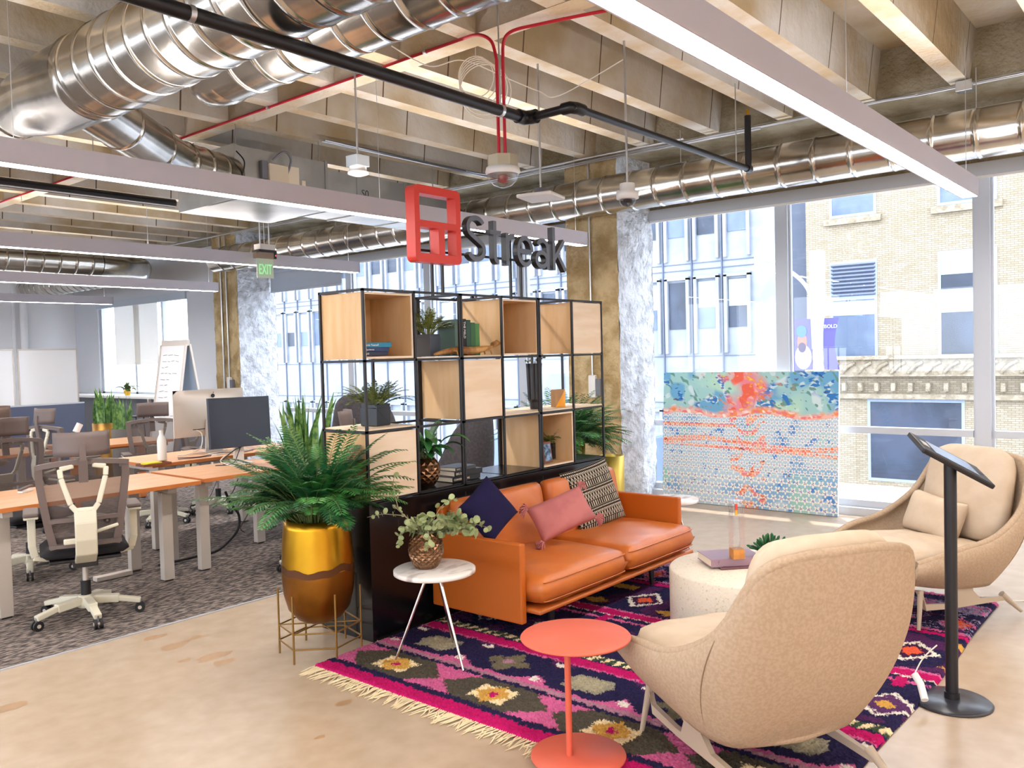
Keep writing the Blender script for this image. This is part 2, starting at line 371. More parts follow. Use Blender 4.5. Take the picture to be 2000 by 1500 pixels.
# ================================================================== OUTSIDE
b = MB(); b.box(8.5, -40, -3.2, 80, 110, -3.0, mat('street_asphalt', '#84868c', .9, c2='#929296', ns=2)); struct(b.build('street_ground'))
b = MB(); b.box(8.6, -40, -3.0, 12, 110, -2.86, mat('sidewalk_concrete', '#d3d3d2', .9)); b.box(24.5, -40, -3.0, 28, 110, -2.86, mat('sidewalk_far', '#d8d8d8', .9)); struct(b.build('sidewalk'))
BX = 28
m_brick = brickmat('yellow_brick', '#998c78', '#857862', '#6f6557', .19, .062)
m_limest = mat('carved_limestone', '#968a77', .9, c2='#827561', ns=5, bump=.8, bs=8, bd=.1)
m_wframe = mat('window_frame_blue', '#8590a4', .6)
m_pane = mat('facade_glass', '#5d6a7e', .5, c2='#46546a', ns=.7)
m_paned = mat('facade_glass_dark', '#343e50', .5, c2='#222a38', ns=.7)
m_louv = mat('louvre_slat', '#5d6478', .6)
m_shut = mat('interior_shade', '#8f979f', .8)
root = empty('brick_building', (BX, 0, -3), 'yellow brick building across the street with louvred window and carved stone band', 'building')
def P(x, y): return at(x, y, X=BX)
b = MB(); yb = P(1576, 600).y; b.box(0, -30, 0, 8, yb, 15, m_brick); b.build('wall', root)
zc0 = P(1700, 735).z+3; zc1 = P(1700, 702).z+3
b = MB(); b.box(-.25, -30, zc0, 0, yb, zc1, m_limest); b.box(-.35, -30, zc1, 0, yb, zc1+.12, m_limest); b.box(-.15, -30, zc0-.7, 0, yb, zc0-.55, m_limest)
y = yb-.2
while y > -14:
    b.tube([(-.28, y, zc0+.1), (-.3, y-.2, (zc0+zc1)/2+.05), (-.28, y-.42, zc1-.1)], .05, m_limest, n=5); b.box(-.24, y-.1, zc0-.45, 0, y+.02, zc0-.2, m_limest); y -= .5
b.build('carved_band', root)
def win(root, yl, yr, z0, z1, M, kind='plain', fr=m_wframe, x=0):
    b = MB(); y0, y1 = min(yl, yr), max(yl, yr); t = .09
    b.box(x-.02, y0, z0, x+.2, y0+t, z1, fr); b.box(x-.02, y1-t, z0, x+.2, y1, z1, fr); b.box(x-.018, y0+t, z0, x+.2, y1-t, z0+t, fr); b.box(x-.018, y0+t, z1-t, x+.2, y1-t, z1, fr)
    if kind != 'plain': zm = z0+(z1-z0)*.62; b.box(x-.016, y0+t, zm-.06, x+.2, y1-t, zm+.06, fr)
    wdw = b.build('window', root)
    g = MB(); g.box(x-.005, y0+t, z0+t, x+.005, y1-t, z1-t, M); g.build('pane', wdw)
    if kind == 'louvre':
        g = MB(); z = zm+.1
        while z < z1-.05: g.obox((x-.04, (y0+y1)/2, z), (.1, y1-y0-.1, .05), m_louv, Matrix.Rotation(.5, 3, 'Y')); z += .12
        g.build('louvre', wdw)
        g = MB(); g.box(x-.012, y0+t, z0+(zm-z0)*.72, x-.006, y1-t, zm-.1, m_shut); g.build('shade', wdw)
    if kind == 'shade':
        g = MB(); g.box(x-.012, y0+t, zm+.5, x-.006, y1-t, z1-t, m_shut); g.box(x-.012, y0+t, z0+(zm-z0)*.68, x-.006, y1-t, zm-.06, m_shut); g.build('shade', wdw)
    return wdw
z0, z1 = P(1712, 700).z+3, P(1712, 505).z+3
ywl, ywr = P(1622, 600).y, P(1714, 600).y; yrl, yrr = P(1832, 600).y, P(1949, 600).y
zt = P(1715, 417).z+3
pitch = yrl-ywl
k = 0
for j in range(8):
    yl = ywl+pitch*j; yr = ywr if j == 0 else yl-(ywl-ywr)*1.15
    if j == 1: yl, yr = yrl, yrr
    win(root, yl, yr, z0, z1+(.05 if j else 0), m_pane if j == 0 else m_paned, 'louvre' if j == 0 else 'shade')
    win(root, yl, yr, zt, zt+2.6, m_pane, 'plain')
    sl = MB(); sl.box(-.12, min(yl, yr)-.15, zt-.22, .1, max(yl, yr)+.15, zt-.02, m_limest); sl.build('sill', root)
for j in range(5):
    yc = P(1800, 800).y-5.2*j; win(root, yc+1.6, yc-1.2, .3, 2.9, m_paned, 'plain')
# computer seen through the window
# pale concrete building
m_pconc = mat('pale_concrete', '#8c9098', .85, c2='#7f848d', ns=1.2, nd=6, bump=.2, bs=3)
m_seam = mat('panel_seam', '#596070', .9)
root = empty('office_building', (BX, 0, -3), 'pale concrete office building across the street with narrow windows in rows', 'building')
yl = P(1534, 600).y+.35
b = MB(); b.box(.3, yl-.0, 0, 9, 47, 15, m_pconc); b.build('wall', root)
b = MB(); b.box(.5, yb+.02, 0, 9, yl-.02, 15, mat('alley_panel', '#4c5260', .8)); tag(b.build('alley_panel', None, loc=(BX, 0, -3)), 'dark grey panel filling the gap between the brick and concrete buildings', 'wall')  # panel closes off the gap between the two buildings
cols = [P(x, 590).y for x in (1317, 1375, 1435, 1499)]; pw = (cols[0]-cols[3])/3; cols = [cols[3]+pw*i for i in range(-1, 40)]
zr = P(1435, 638).z+3; zr1 = P(1435, 542).z+3; rp = P(1435, 448).z+3-zr
for c in cols:
    if c-.5 < yl or c > 46: continue
    b = MB(); b.box(.22, c+pw/2-.02, 0, .31, c+pw/2+.02, 15, m_seam)
    for r in range(4):
        zz = zr+rp*(r-1)
        if r == 0: zz = .5
        for (ya, yb2, za, zb) in ((c-.5, c-.38, zz-.9, zr1-zr+zz+.15), (c+.38, c+.5, zz-.9, zr1-zr+zz+.15), (c-.5, c+.5, zr1-zr+zz+.08, zr1-zr+zz+.2)): b.box(.16, ya, max(za, 0), .3, yb2, zb, m_pconc)
        b.box(.27, c-pw/2, zz-1.02, .31, c+pw/2, zz-.99, m_seam); b.box(.27, c-pw/2, zr1-zr+zz+.42, .31, c+pw/2, zr1-zr+zz+.45, m_seam)
    pn = b.build('facade_panel', root)
    for r in range(1, 4):
        zz = zr+rp*(r-1); g = MB(); g.box(.27, c-.37, zz, .29, c+.37, zr1-zr+zz, m_pane if (r+int(c)) % 2 else m_paned)
        if int(c*7) % 3: g.box(.262, c-.35, zz+.75, .268, c+.35, zr1-zr+zz-.02, m_shut)
        g.build('window', pn)
# street lamp with banners
lp = at(1597, 600, X=17); root = empty('street_lamp', (lp.x, lp.y, -3), 'pale grey street lamp post seen through the window with banners on both sides', 'street lamp')
mp = mat('lamp_paint', '#a0a8b5', .5); zt = at(1597, 490, X=17).z+3
b = MB(); b.tube([(0, 0, 0), (0, 0, zt*.72)], .1, mp); b.tube([(0, 0, zt*.7), (0, 0, zt*.86), (0, 0, zt)], [.12, .15, .15], mp, n=14); b.build('pole', root)
b = MB(); b.tube(arc([(0, 0, zt*.8), (0, .25, zt*.9), (0, .8, zt*.97), (0, 1.3, zt)]), .04, mp); b.build('arm', root)
root = empty('street_banner', (lp.x, lp.y+.12, 0), 'purple banner on the lamp post printed with a bearded head in a blue hat', 'banner')
z0 = at(1597, 722, X=17).z; z1 = at(1597, 622, X=17).z; hh = z1-z0
bp = mat('banner_purple', '#4a4494', .7); bw_ = mat('banner_white', '#c0c4d0', .7)
b = MB(); b.box(-.01, 0, z0, .01, .42, z1, bp); b.build('cloth', root)
b = MB(); b.lathe([(0, 0), (.001, 0)], bp, n=4); b = MB()
def disc(b, y, z, ry, rz, M, x=-.014, n=16): b.add([(x, y+ry*math.cos(2*PI*i/n), z+rz*math.sin(2*PI*i/n)) for i in range(n)], [tuple(range(n))], M)
disc(b, .18, z0+hh*.25, .17, .24*hh, bw_, -.012); disc(b, .2, z0+hh*.55, .1, .2*hh, mat('print_skin', '#8a5a4a', .8), -.015); disc(b, .2, z0+hh*.44, .08, .1*hh, mat('print_beard', '#3a3048', .8), -.018); disc(b, .21, z0+hh*.76, .11, .12*hh, mat('print_hat', '#3a5fb8', .8), -.02)
b.build('printed_figure', root)
root = empty('street_banner', (lp.x, lp.y-.12, 0), 'violet banner with white lettering on the right side of the lamp post', 'banner')
b = MB(); b.grid(lambda u, v: (-.05*math.sin(v*3), -.3*u*(1-.25*math.sin(v*PI)), z0+hh*v), 2, 10, bp); b.build('cloth', root)
textobj('BOLD', 'lettering', .1, bw_, root, (-.09, -.03, z1-.2), (PI/2, 0, -PI/2), ext=.002)
# vehicle board with writing seen below the shelves
q = at(958, 826, X=16); root = empty('delivery_van', (16.4, q.y-1.2, -3), 'pale blue van parked on the street, white lettering on its side', 'van')
mv = mat('van_paint', '#64758f', .35)
b = MB(); b.prism([(-2.6, .45), (2.6, .45), (2.6, 1.5), (2.2, 2.6), (-2.6, 2.6)], 0, 1.9, mv, 'x'); b.build('body', root, bevel=.08)
for y in (-1.7, 1.7):
    b = MB(); b.prism([(y+.38*math.cos(2*PI*i/20), .38+.38*math.sin(2*PI*i/20)) for i in range(20)], -.04, .3, m_rub, 'x'); b.build('wheel', root)
textobj('PUB', 'lettering', .75, m_letw, root, (-.012, q.y-(q.y-1.2)+.0, 1.0), (PI/2, 0, -PI/2), ext=.002)

# ================================================================== DUCTS AND CEILING SERVICES
def ductpts(p0, p1, r, sp=.27, first=.1, h=.005):
    p0 = Vector(p0); p1 = Vector(p1); L = (p1-p0).length; d = (p1-p0)/L; P_ = [p0]; R_ = [r]; s = first
    while s < L-.03:
        for ds, dr in ((-.03, -.0003), (-.006, 0), (-.003, h), (.003, h), (.006, 0), (.03, -.0003)):
            if s+ds < L-.003: P_.append(p0+d*(s+ds)); R_.append(r+dr)
        s += sp
    P_.append(p1); R_.append(r); return P_, R_
def duct(b, p0, p1, r, sp=.27, first=.1, n=44): P_, R_ = ductpts(p0, p1, r, sp, first); b.tube(P_, R_, m_duct, n=n)
def straps(name, root, spots, r, sag=0):
    for (x, y, z) in spots:
        b = MB(); b.tube([(x, y, z+r), (x, y, JZ)], .004, m_emt, n=5); b.build('hanger_rod', root)
# facade duct
root = empty('round_duct', (7.22, 0, 3.17), 'long galvanised round duct running above the street windows', 'duct')
b = MB(); duct(b, (0, -5, 0), (0, 11.9, 0), .187, sp=.3); b.build('duct_run', root)
for y in (-1, 1.42, 3.9, 7.4, 9): 
    b = MB(); b.tube([(0, y, .18), (0, y, JZ-3.17)], .004, m_emt, n=5); b.build('hanger_rod', root)
# facade duct far piece
# big overhead duct
root = empty('round_duct', (2.38, 0, 3.33), 'largest galvanised round duct at the upper left, with a reducer and a side branch', 'duct')
b = MB(); ye = at(172, 120, X=2.38).y
duct(b, (0, -5, 0), (0, 5.15, 0), .25, sp=.2); b.build('duct_run', root)
b = MB(); b.tube([(0, 5.15, 0), (0, 5.2, 0), (0, 5.22, 0), (0, 5.75, .01), (.0, 6.25, .03), (0, 6.3, .03)], [.25, .26, .25, .247, .19, .185], m_duct, n=44); b.build('reducer', root)
b = MB(); duct(b, (0, 6.3, .03), (0, 12.9, .03), .18, sp=.22, first=.06); b.build('small_duct_run', root)
b = MB(); P_, R_ = ductpts((.1, 5.55, -.05), (.95, 6.2, -.12), .17, sp=.5, first=.45); Q_, T_ = ductpts((1.12, 6.33, -.13), (1.76, 6.58, -.13), .165, sp=.2)
b.tube(P_+Q_, R_+T_, m_duct, n=36); b.build('branch', root)
b = MB(); b.tube([(0, 2.5, .24), (0, 2.5, .33)], .005, m_emt, n=5); b.build('hanger_rod', root)
b = MB(); b.tube([(0, 7.8, .2), (0, 7.8, .33)], .005, m_emt, n=5); b.build('hanger_rod', root)
# second duct
q = at(405, 150, X=3.0)
root = empty('round_duct', (3.0, 0, 3.42), 'capped galvanised duct running behind the largest duct at upper left', 'duct')
b = MB(); duct(b, (0, -5, 0), (0, q.y-.25, 0), .2, sp=.24); b.tube([(0, q.y-.25, 0), (0, q.y-.2, 0), (0, q.y-.05, 0), (0, q.y, 0)], [.2, .21, .2, .17], m_duct, n=44); b.build('duct_run', root)
b = MB(); b.tube([(0, 3, .19), (0, 3, .24)], .005, m_emt, n=5); b.build('hanger_rod', root)
# far cross duct and elbow pieces
root = empty('round_duct', (0, 13.4, 3.18), 'far round duct crossing the office behind the long lights at left', 'duct')
b = MB(); duct(b, (-4, 0, 0), (6.1, 0, 0), .19, sp=.24); b.build('duct_run', root)
b = MB(); b.tube([(6.1, 0, 0), (6.4, .02, 0), (6.75, .15, 0), (6.95, .4, 0), (7.05, .8, 0)], .19, m_duct, n=30); duct(b, (7.05, .8, 0), (7.05, 5.4, 0), .19, sp=.24); b.build('elbow_run', root)
b = MB(); b.tube([(2, 0, .18), (2, 0, .48)], .004, m_emt, n=5); b.build('hanger_rod', root)
# HVAC boxes
root = empty('air_handler', (4.15, 6.5, 3.0), 'hung grey sheet metal air handler box with control panel and paper labels', 'air handler')
b = MB(); b.box(0, 0, 0, .98, .45, .46, m_ductd); b.box(0, .45, 0, .97, .95, .46, m_ductd); b.box(.955, -.01, 0, .985, .46, .47, m_ductd); b.box(-.01, -.008, 0, .02, .46, .47, m_ductd); b.build('casing', root)
b = MB(); b.box(.30, -.07, .12, .5, 0, .34, mat('control_box', '#d5c8b2', .6)); b.box(.24, -.05, .2, .3, 0, .36, m_grey); b.box(.22, -.09, .06, .36, 0, .16, mat('actuator', '#a99c74', .5)); b.build('control_box', root, bevel=.006)
b = MB(); b.box(.5, -.004, .2, .66, 0, .36, m_paper); b.box(.69, -.004, .16, .73, 0, .25, m_paper); b.build('label_sheet', root)
b = MB(); b.box(.5, -.005, .06, .66, 0, .195, mat('blue_label', '#86b3d8', .6)); b.build('blue_label', root)
b = MB(); b.tube(arc([(.36, -.03, .38), (.45, -.08, .46), (.52, -.08, .4), (.52, -.02, .28)]), .01, m_grey, n=6); b.tube(arc([(.0, -.03, .4), (.03, -.1, .3), (.0, -.08, .16), (-.06, -.03, .08)]), .006, m_blk, n=6); b.build('cable', root)
for x, y in ((.05, .05), (.93, .05), (.05, .9), (.93, .9)):
    b = MB(); b.tube([(x, y, .46), (x, y, JZ-3.0)], .005, m_emt, n=5); b.build('hanger_rod', root)
root = empty('plenum_box', (5.14, 6.5, 3.0), 'long grey sheet metal plenum marked S0 beyond the air handler', 'air duct')
b = MB(); b.box(0, .03, .02, 1.75, .5, .4, m_ductd); b.box(.37, .02, .01, .39, .51, .41, m_ductd); b.box(1.0, .02, .01, 1.02, .51, .41, m_ductd)
b.build('casing', root)
b = MB(); b.tube([(1.75, .25, .2), (1.8, .25, .2), (1.91, .25, .18)], .17, m_duct, n=30); b.build('collar', root)
textobj('S0', 'lettering', .1, m_ink, root, (.43, .028, .2), (PI/2, 0, 0))
for x in (.5, 1.5):
    b = MB(); b.tube([(x, .1, .4), (x, .1, JZ-3.0)], .005, m_emt, n=5); b.build('hanger_rod', root)
# black sprinkler pipes
root = empty('sprinkler_pipe', (0, -.14, 3.035), 'black iron sprinkler pipe crossing the ceiling, with an elbow jog beside the red conduits', 'pipe')
x1 = at(1020, 228, Z=3.035).x
b = MB(); b.tube([(-6.9, 3.4, 0), (x1, 3.4, 0)], .033, m_blkpipe, n=16); b.build('main_run', root)
b = MB()
for x in (-.5, 1.9, 3.86): b.tube([(x-.012, 3.4, 0), (x+.012, 3.4, 0)], .037, m_emt, n=14); b.tube([(x, 3.4, .03), (x, 3.4, .09)], .006, m_emt, n=6)
b.build('clamp', root)
for x in (-.5, 1.9, 3.86):
    b = MB(); b.tube([(x, 3.4, .08), (x, 3.4, JZ-3.035)], .005, m_emt, n=5); b.build('hanger_rod', root)
b = MB(); b.tube([(x1-.03, 3.4, 0), (x1+.03, 3.4, 0), (x1+.05, 3.36, 0), (x1+.05, 3.32, 0)], .043, m_blkpipe, n=14); b.build('elbow', root); b = MB(); b.tube([(x1+.05, 3.12, 0), (x1+.05, 3.07, 0), (x1+.09, 3.05, 0), (x1+.15, 3.05, 0)], .036, m_blkpipe, n=14); b.build('elbow', root)
b = MB(); b.tube([(x1+.05, 3.4, 0), (x1+.05, 3.05, 0)], .026, m_blkpipe, n=12); b.build('offset_piece', root)
x2 = at(1460, 330, Z=3.035).x
b = MB(); b.tube([(x1+.05, 3.05, 0), (x2, 3.05, 0)], .023, m_blkpipe, n=12); b.tube([(x2, 3.05, 0), (x2, 3.05, .42)], .026, m_blkpipe, n=12); b.tube([(x2, 3.05, .42), (x2, 3.05, .47)], .012, m_gold, n=8); b.build('branch_run', root)
b = MB(); b.tube([(x2-.03, 3.05, 0), (x2+.03, 3.05, 0)], .03, m_blkpipe, n=12); b.tube([(x2-.22, 3.05, .02), (x2-.22, 3.05, JZ-3.035)], .005, m_emt, n=6); b.build('end_fitting', root)
root = empty('sprinkler_pipe', (0, 7.7, 3.13), 'second black sprinkler pipe, far left between the first two long lights', 'pipe')
b = MB(); b.tube([(-6.9, 0, 0), (4.25, 0, 0)], .04, m_blkpipe, n=12); b.build('main_run', root)
b = MB(); b.tube([(3.5, 0, .03), (3.5, 0, .53)], .005, m_emt, n=5); b.build('hanger_rod', root)
# red conduits
xr = 4.09; q = at(932, 66.5, Z=3.63)
root = empty('red_conduit', (0, 0, 0), 'red fire alarm conduit running far along the ceiling rib and turning down', 'conduit')
hx_, hy_ = at(982, 200, Z=3.3).x, 3.52
b = MB(); b.tube([(xr, 19, 3.64), (xr, 3.75, 3.64)]+arc([(xr, 3.75, 3.64), (xr, 3.62, 3.63), (xr+.02, 3.53, 3.57), (xr+.03, 3.5, 3.45)])+[(xr+.03, 3.5, 2.86)], .011, m_red, n=8); b.build('tubing', root)
for y in (4.1, 5.9, 8):
    b = MB(); b.tube([(xr, y-.012, 3.64), (xr, y+.012, 3.64)], .016, m_emt, n=8); b.build('clip', root)
root = empty('red_conduit', (0, 0, 0), 'second red conduit turning down at right and leading to the ceiling alarm', 'conduit')
b = MB(); b.tube([(xr+.35, -4.9, 3.64), (xr+.35, 2.2, 3.64)]+arc([(xr+.33, 2.6, 3.64), (xr+.14, 3.2, 3.63), (xr+.06, 3.43, 3.6), (xr+.055, 3.47, 3.45)])+[(xr+.055, 3.47, 2.86)], .011, m_red, n=8); b.build('tubing', root)
# alarm dome
ax_, ay_ = xr+.045, 3.485
root = empty('alarm_dome', (ax_, ay_, 2.7), 'clear domed alarm detector at the foot of the red conduits', 'smoke detector')
b = MB(); b.prism([(.1*math.cos(PI/4*i+.4), .1*math.sin(PI/4*i+.4)) for i in range(8)], .08, .15, mat('galv_box', '#b9b09a', .5, metal=.5), 'z'); b.build('junction_box', root)
b = MB(); b.lathe([(.03, .085), (.105, .08), (.112, .05), (.1, .035)], m_wht, n=30); b.build('base', root)
b = MB(); b.lathe([(.1, .035), (.09, .0), (.06, -.03), (.02, -.045), (0, -.047)], m_acr, n=30); b.build('dome', root)
b = MB(); b.lathe([(.03, .03), (.035, -.01), (.0, -.02)], mat('amber_red', '#9c4a4a', .4), n=14); b.build('sensor', root)
def drop(name, px, label, cat, zb):
    a = at(px[0], px[1], Z=JZ); root = empty(name, (a.x, a.y, zb), label, cat); b = MB(); b.tube([(0, 0, .05), (0, 0, JZ-zb)], .008, m_emt, n=8); b.build('drop_rod', root); return root
root = drop('smoke_detector', (693, 140), 'round white smoke detector under a square metal box at left of the ceiling alarm', 'smoke detector', 2.97)
b = MB(); b.box(-.06, -.06, .01, .06, .06, .09, mat('galv_box2', '#aeb4b8', .5, metal=.5)); b.build('junction_box', root, bevel=.004)
b = MB(); b.lathe([(.062, .012), (.062, -.02), (.075, -.025), (.075, -.04), (.03, -.055), (0, -.055)], m_wht, n=28); b.build('sensor', root)
root = drop('access_point', (1050, 125), 'square white wireless access point hanging from a metal rod', 'access point', 2.72)
b = MB(); b.obox((0, 0, .0), (.27, .27, .028), m_wht, rotz(.25)); b.build('body', root, bevel=.01); b = MB(); b.lathe([(.05, .015), (.05, .06), (.02, .065)], m_grey, n=16); b.build('mount', root)
root = drop('security_camera', (1219, 80), 'white dome security camera hanging above the bright window', 'camera', 2.62)
b = MB(); b.lathe([(.05, .1), (.052, .05), (.075, .045), (.075, .0), (.055, -.005)], m_wht, n=28); b.build('housing', root)
b = MB(); b.lathe([(.055, 0), (.052, -.025), (.035, -.048), (0, -.055)], m_dome, n=28); b.build('dome', root); b = MB(); b.lathe([(.03, 0), (.03, -.02), (0, -.025)], m_blk, n=14); b.build('lens', root)
# cable coil
q = at(930, 150, X=4.3); root = empty('cable_coil', (q.x, q.y, q.z), 'coiled white cable hanging from the ceiling left of the red conduits', 'cable')
b = MB()
for k in range(6):
    rr = .13+.012*k; pts = [((math.cos(a)*rr*.9+.012*k)*.64, -(math.cos(a)*rr*.9+.012*k)*.77, math.sin(a)*rr*(1.05-.02*k)-.02*k) for a in [2*PI*i/26 for i in range(27)]]; b.tube(pts, .004, m_cable, n=5)
b.build('coil', root); b = MB(); b.tube([(0, 0, .13), (0, 0, JZ-q.z)], .004, m_emt, n=5); b.build('hook_rod', root)
b = MB()
A = at(765, 90, X=3.62); Bp = at(905, 118, X=4.3); C_ = at(1052, 178, X=4.85); D_ = at(1110, 170, X=4.9); E_ = at(1219, 115, X=4.9)
b.tube(arc([A, A.lerp(Bp, .5)-Vector((0, 0, .08)), Bp, Bp.lerp(C_, .6)+Vector((0, 0, .0)), C_, C_.lerp(D_, .7)-Vector((0, 0, .05)), E_]), .004, m_cable, n=5)
tag(b.build('loose_cable'), 'white data cable looping between the ceiling drop rods', 'cable')
# conduits along beam edge
root = empty('steel_conduit', (7.5, 0, 3.62), 'galvanised conduit running along the beam edge beside the joist ends', 'conduit')
b = MB(); b.tube([(0, -4.9, 0), (0, 1.9, 0)]+arc([(0, 1.9, 0), (0, 2.2, .01), (0, 2.5, 0)])+[(0, 19, 0)], .013, m_emt, n=8); b.build('tubing', root)
q = at(1885, 165, X=7.5); b = MB(); b.box(-.05, q.y-.06, -.05, .05, q.y+.06, .03, m_emt); b.build('junction_box', root, bevel=.004)
root = empty('steel_conduit', (7.42, 0, 3.6), 'second thin conduit just below the first along the beam edge', 'conduit')
b = MB(); b.tube([(0, 3.2, -.02), (0, 11.8, -.02)], .009, m_emt, n=8); b.build('tubing', root)
root = empty('steel_conduit', (0, 6.35, 3.62), 'twin conduits crossing behind the air handler toward the beam', 'conduit')
b = MB(); b.tube([(5, 0, 0), (6.9, 0, 0)]+arc([(6.9, 0, 0), (7.2, -.05, 0), (7.38, -.3, 0)])+[(7.38, -2.4, 0)], .012, m_emt, n=8); b.tube([(5, .05, 0), (7.3, .05, 0)], .009, m_emt, n=6); b.build('tubing', root)
# column conduits + boxes
for (y, lab) in ((5.16, 'vertical metal conduit on the near concrete column'), (12.15, 'vertical metal conduit on the far concrete column')):
    root = empty('column_conduit', (7.52, y, 0), lab, 'conduit'); b = MB(); b.tube([(0, 0, 1.25), (0, 0, 3.6)], .011, m_emt, n=8); b.build('tubing', root)
    b = MB(); b.box(-.03, -.05, 1.12, .02, .04, 1.36, m_wht); b.build('cover_box', root, bevel=.008); b = MB(); b.box(-.04, -.12, 1.14, .02, -.06, 1.32, m_grey); b.build('switch_box', root, bevel=.005)
root = empty('column_conduit', (7.52, 12.3, 0), 'right-hand conduit of the pair on the far concrete column', 'conduit'); b = MB(); b.tube([(0, 0, .02), (0, 0, 3.6)], .014, m_emt, n=8); b.build('tubing', root)

# ---- linear pendants
def linear(y, x0, x1, label, group='long linear pendant lights', z=2.6, led=None, ledu=None):
    root = empty('linear_pendant', (0, y, z), label, 'pendant light', group); w_ = .055
    b = MB(); b.box(x0, -w_, .004, x1, -w_+.008, .128, m_fix); b.box(x0, w_-.008, .004, x1, w_, .128, m_fix); b.box(x0, -w_, 0.004, x0+.006, w_, .128, m_fix); b.box(x1-.006, -w_, .004, x1, w_, .128, m_fix); b.box(x0, -w_+.008, .03, x1, w_-.008, .1, m_fix)
    b.build('housing', root)
    b = MB(); b.box(x0+.006, -w_+.008, .006, x1-.006, w_-.008, .028, led or m_led); b.build('diffuser', root)
    b = MB(); b.box(x0+.006, -w_+.008, .102, x1-.006, w_-.008, .124, ledu or m_ledup); b.build('uplight', root)
    k = 0; x = x1-.12
    while x > x0:
        b = MB(); b.tube([(x, 0, .12), (x, 0, JZ-z)], .0022, m_emt, n=4); b.build('cable', root); x -= 2.4
    return root
XE = 6.63
linear(1.34, -2, XE-.03, 'nearest long linear light, slanting across the upper right toward the brick building')
linear(4.62, -2.5, XE, 'long linear light passing in front of the air handler and behind the red logo')
linear(7.78, -2.5, XE-.1, 'third long linear light from the right, passing behind the exit sign')
linear(10.95, -2.5, XE, 'fourth long linear light, ending beside the far tan column')
linear(14.15, -2.5, XE, 'furthest long linear light, shortest in view at the far left')
m_ledw = emat('led_warm', '#ffeddb', 28)
linear(17.35, -2.5, 5.6, 'added linear light out of view beyond the left edge, brightening the far white wall')  # unseen pendant, added to brighten the far wall
linear(-1.9, -5, XE, 'added warm linear light out of view behind the camera', led=m_ledw, ledu=m_ledw)  # unseen lamp, added to cast a warm tone from behind the camera
linear(-4.2, -5, XE, 'second added warm linear light out of view, close to the back wall', led=m_ledw, ledu=m_ledw)  # another unseen lamp added for the same warm light

# ================================================================== SHELVING
SX, SY, SZ, CW, DP = 3.11, 3.665, .785, .3965, .395
b = MB(); b.box(SX, SY, 0, SX+2.38, SY+.46, SZ-.03, m_lam); b.box(SX-.004, SY-.006, SZ-.03, SX+2.385, SY+.465, SZ-.006, m_lam)
for x in (SX+.79, SX+1.586): b.box(x-.003, SY-.002, .02, x+.003, SY, SZ-.04, m_blk)
tag(b.build('base_cabinet', bevel=.003), 'long black base cabinet under the open shelving, behind the orange sofa', 'cabinet')
def shelf_module(x0, label, boxes, boards):
    root = empty('shelving_module', (x0, SY, SZ), label, 'shelf', 'black frame shelving modules'); t = .007; W = CW*2-.004
    b = MB()
    for x in (t, CW, W-t):
        for y in (t, DP-t): b.box(x-t, y-t, 0, x+t, y+t, 1.2, m_blk)
    for k in range(4):
        z = k*.4
        for y in (t, DP-t): b.box(0, y-t, z-t+(.007 if k == 0 else 0), W, y+t, z+t, m_blk)
        for x in (t, CW, W-t): b.box(x-t, 0, z-t+(.007 if k == 0 else 0), x+t, DP, z+t, m_blk)
    b.build('frame', root)
    for (i, k, kind) in boxes:
        xa, xb, za, zb = i*CW+.012, i*CW+CW-.012, k*.4+.012, k*.4+.388; th = .012; b = MB()
        b.box(xa, .012, za, xa+th, DP-.012, zb, m_ply); b.box(xb-th, .012, za, xb, DP-.012, zb, m_ply); b.box(xa+th, .012, za, xb-th, DP-.012, za+th, m_ply); b.box(xa+th, .012, zb-th, xb-th, DP-.012, zb, m_ply)
        b.box(xa+th, DP-.026, za+th, xb-th, DP-.014, zb-th, m_ply)
        for (a0, c0, a1, c1) in ((xa, za, xa+th, zb), (xb-th, za, xb, zb), (xa+th, za, xb-th, za+th), (xa+th, zb-th, xb-th, zb)): b.box(a0, .009, c0, a1, .012, c1, m_plyl)
        if kind == 'closed': b.box(xa+.006, .006, za+.006, xb-.006, .02, zb-.006, m_plyl)
        b.build('plywood_box', root)
    for (i, k, M) in boards:
        b = MB(); b.box(i*CW+.01, .01, k*.4+.007, i*CW+CW-.01, DP-.01, k*.4+.015, M); b.build('shelf_board', root)
    return root
shelf_module(SX, 'left module of the black wire shelving, with an open plywood box at top left', [(0, 2, 'open'), (0, 0, 'closed')], [(0, 1, m_plyl), (1, 2, m_plyl), (1, 0, m_lam)])
shelf_module(SX+.795, 'middle module of the black wire shelving, holding green books and a closed pale box', [(1, 2, 'open'), (0, 1, 'closed')], [(0, 2, m_plyl), (1, 1, m_plyl), (0, 0, m_lam), (1, 0, m_lam)])
shelf_module(SX+1.59, 'right module of the black wire shelving, nearest the concrete column', [(1, 2, 'closed'), (0, 0, 'open')], [(0, 1, m_plyl), (1, 1, m_plyl), (1, 0, m_lam)])
L1, L2, L3 = SZ+.017, SZ+.417, SZ+.817

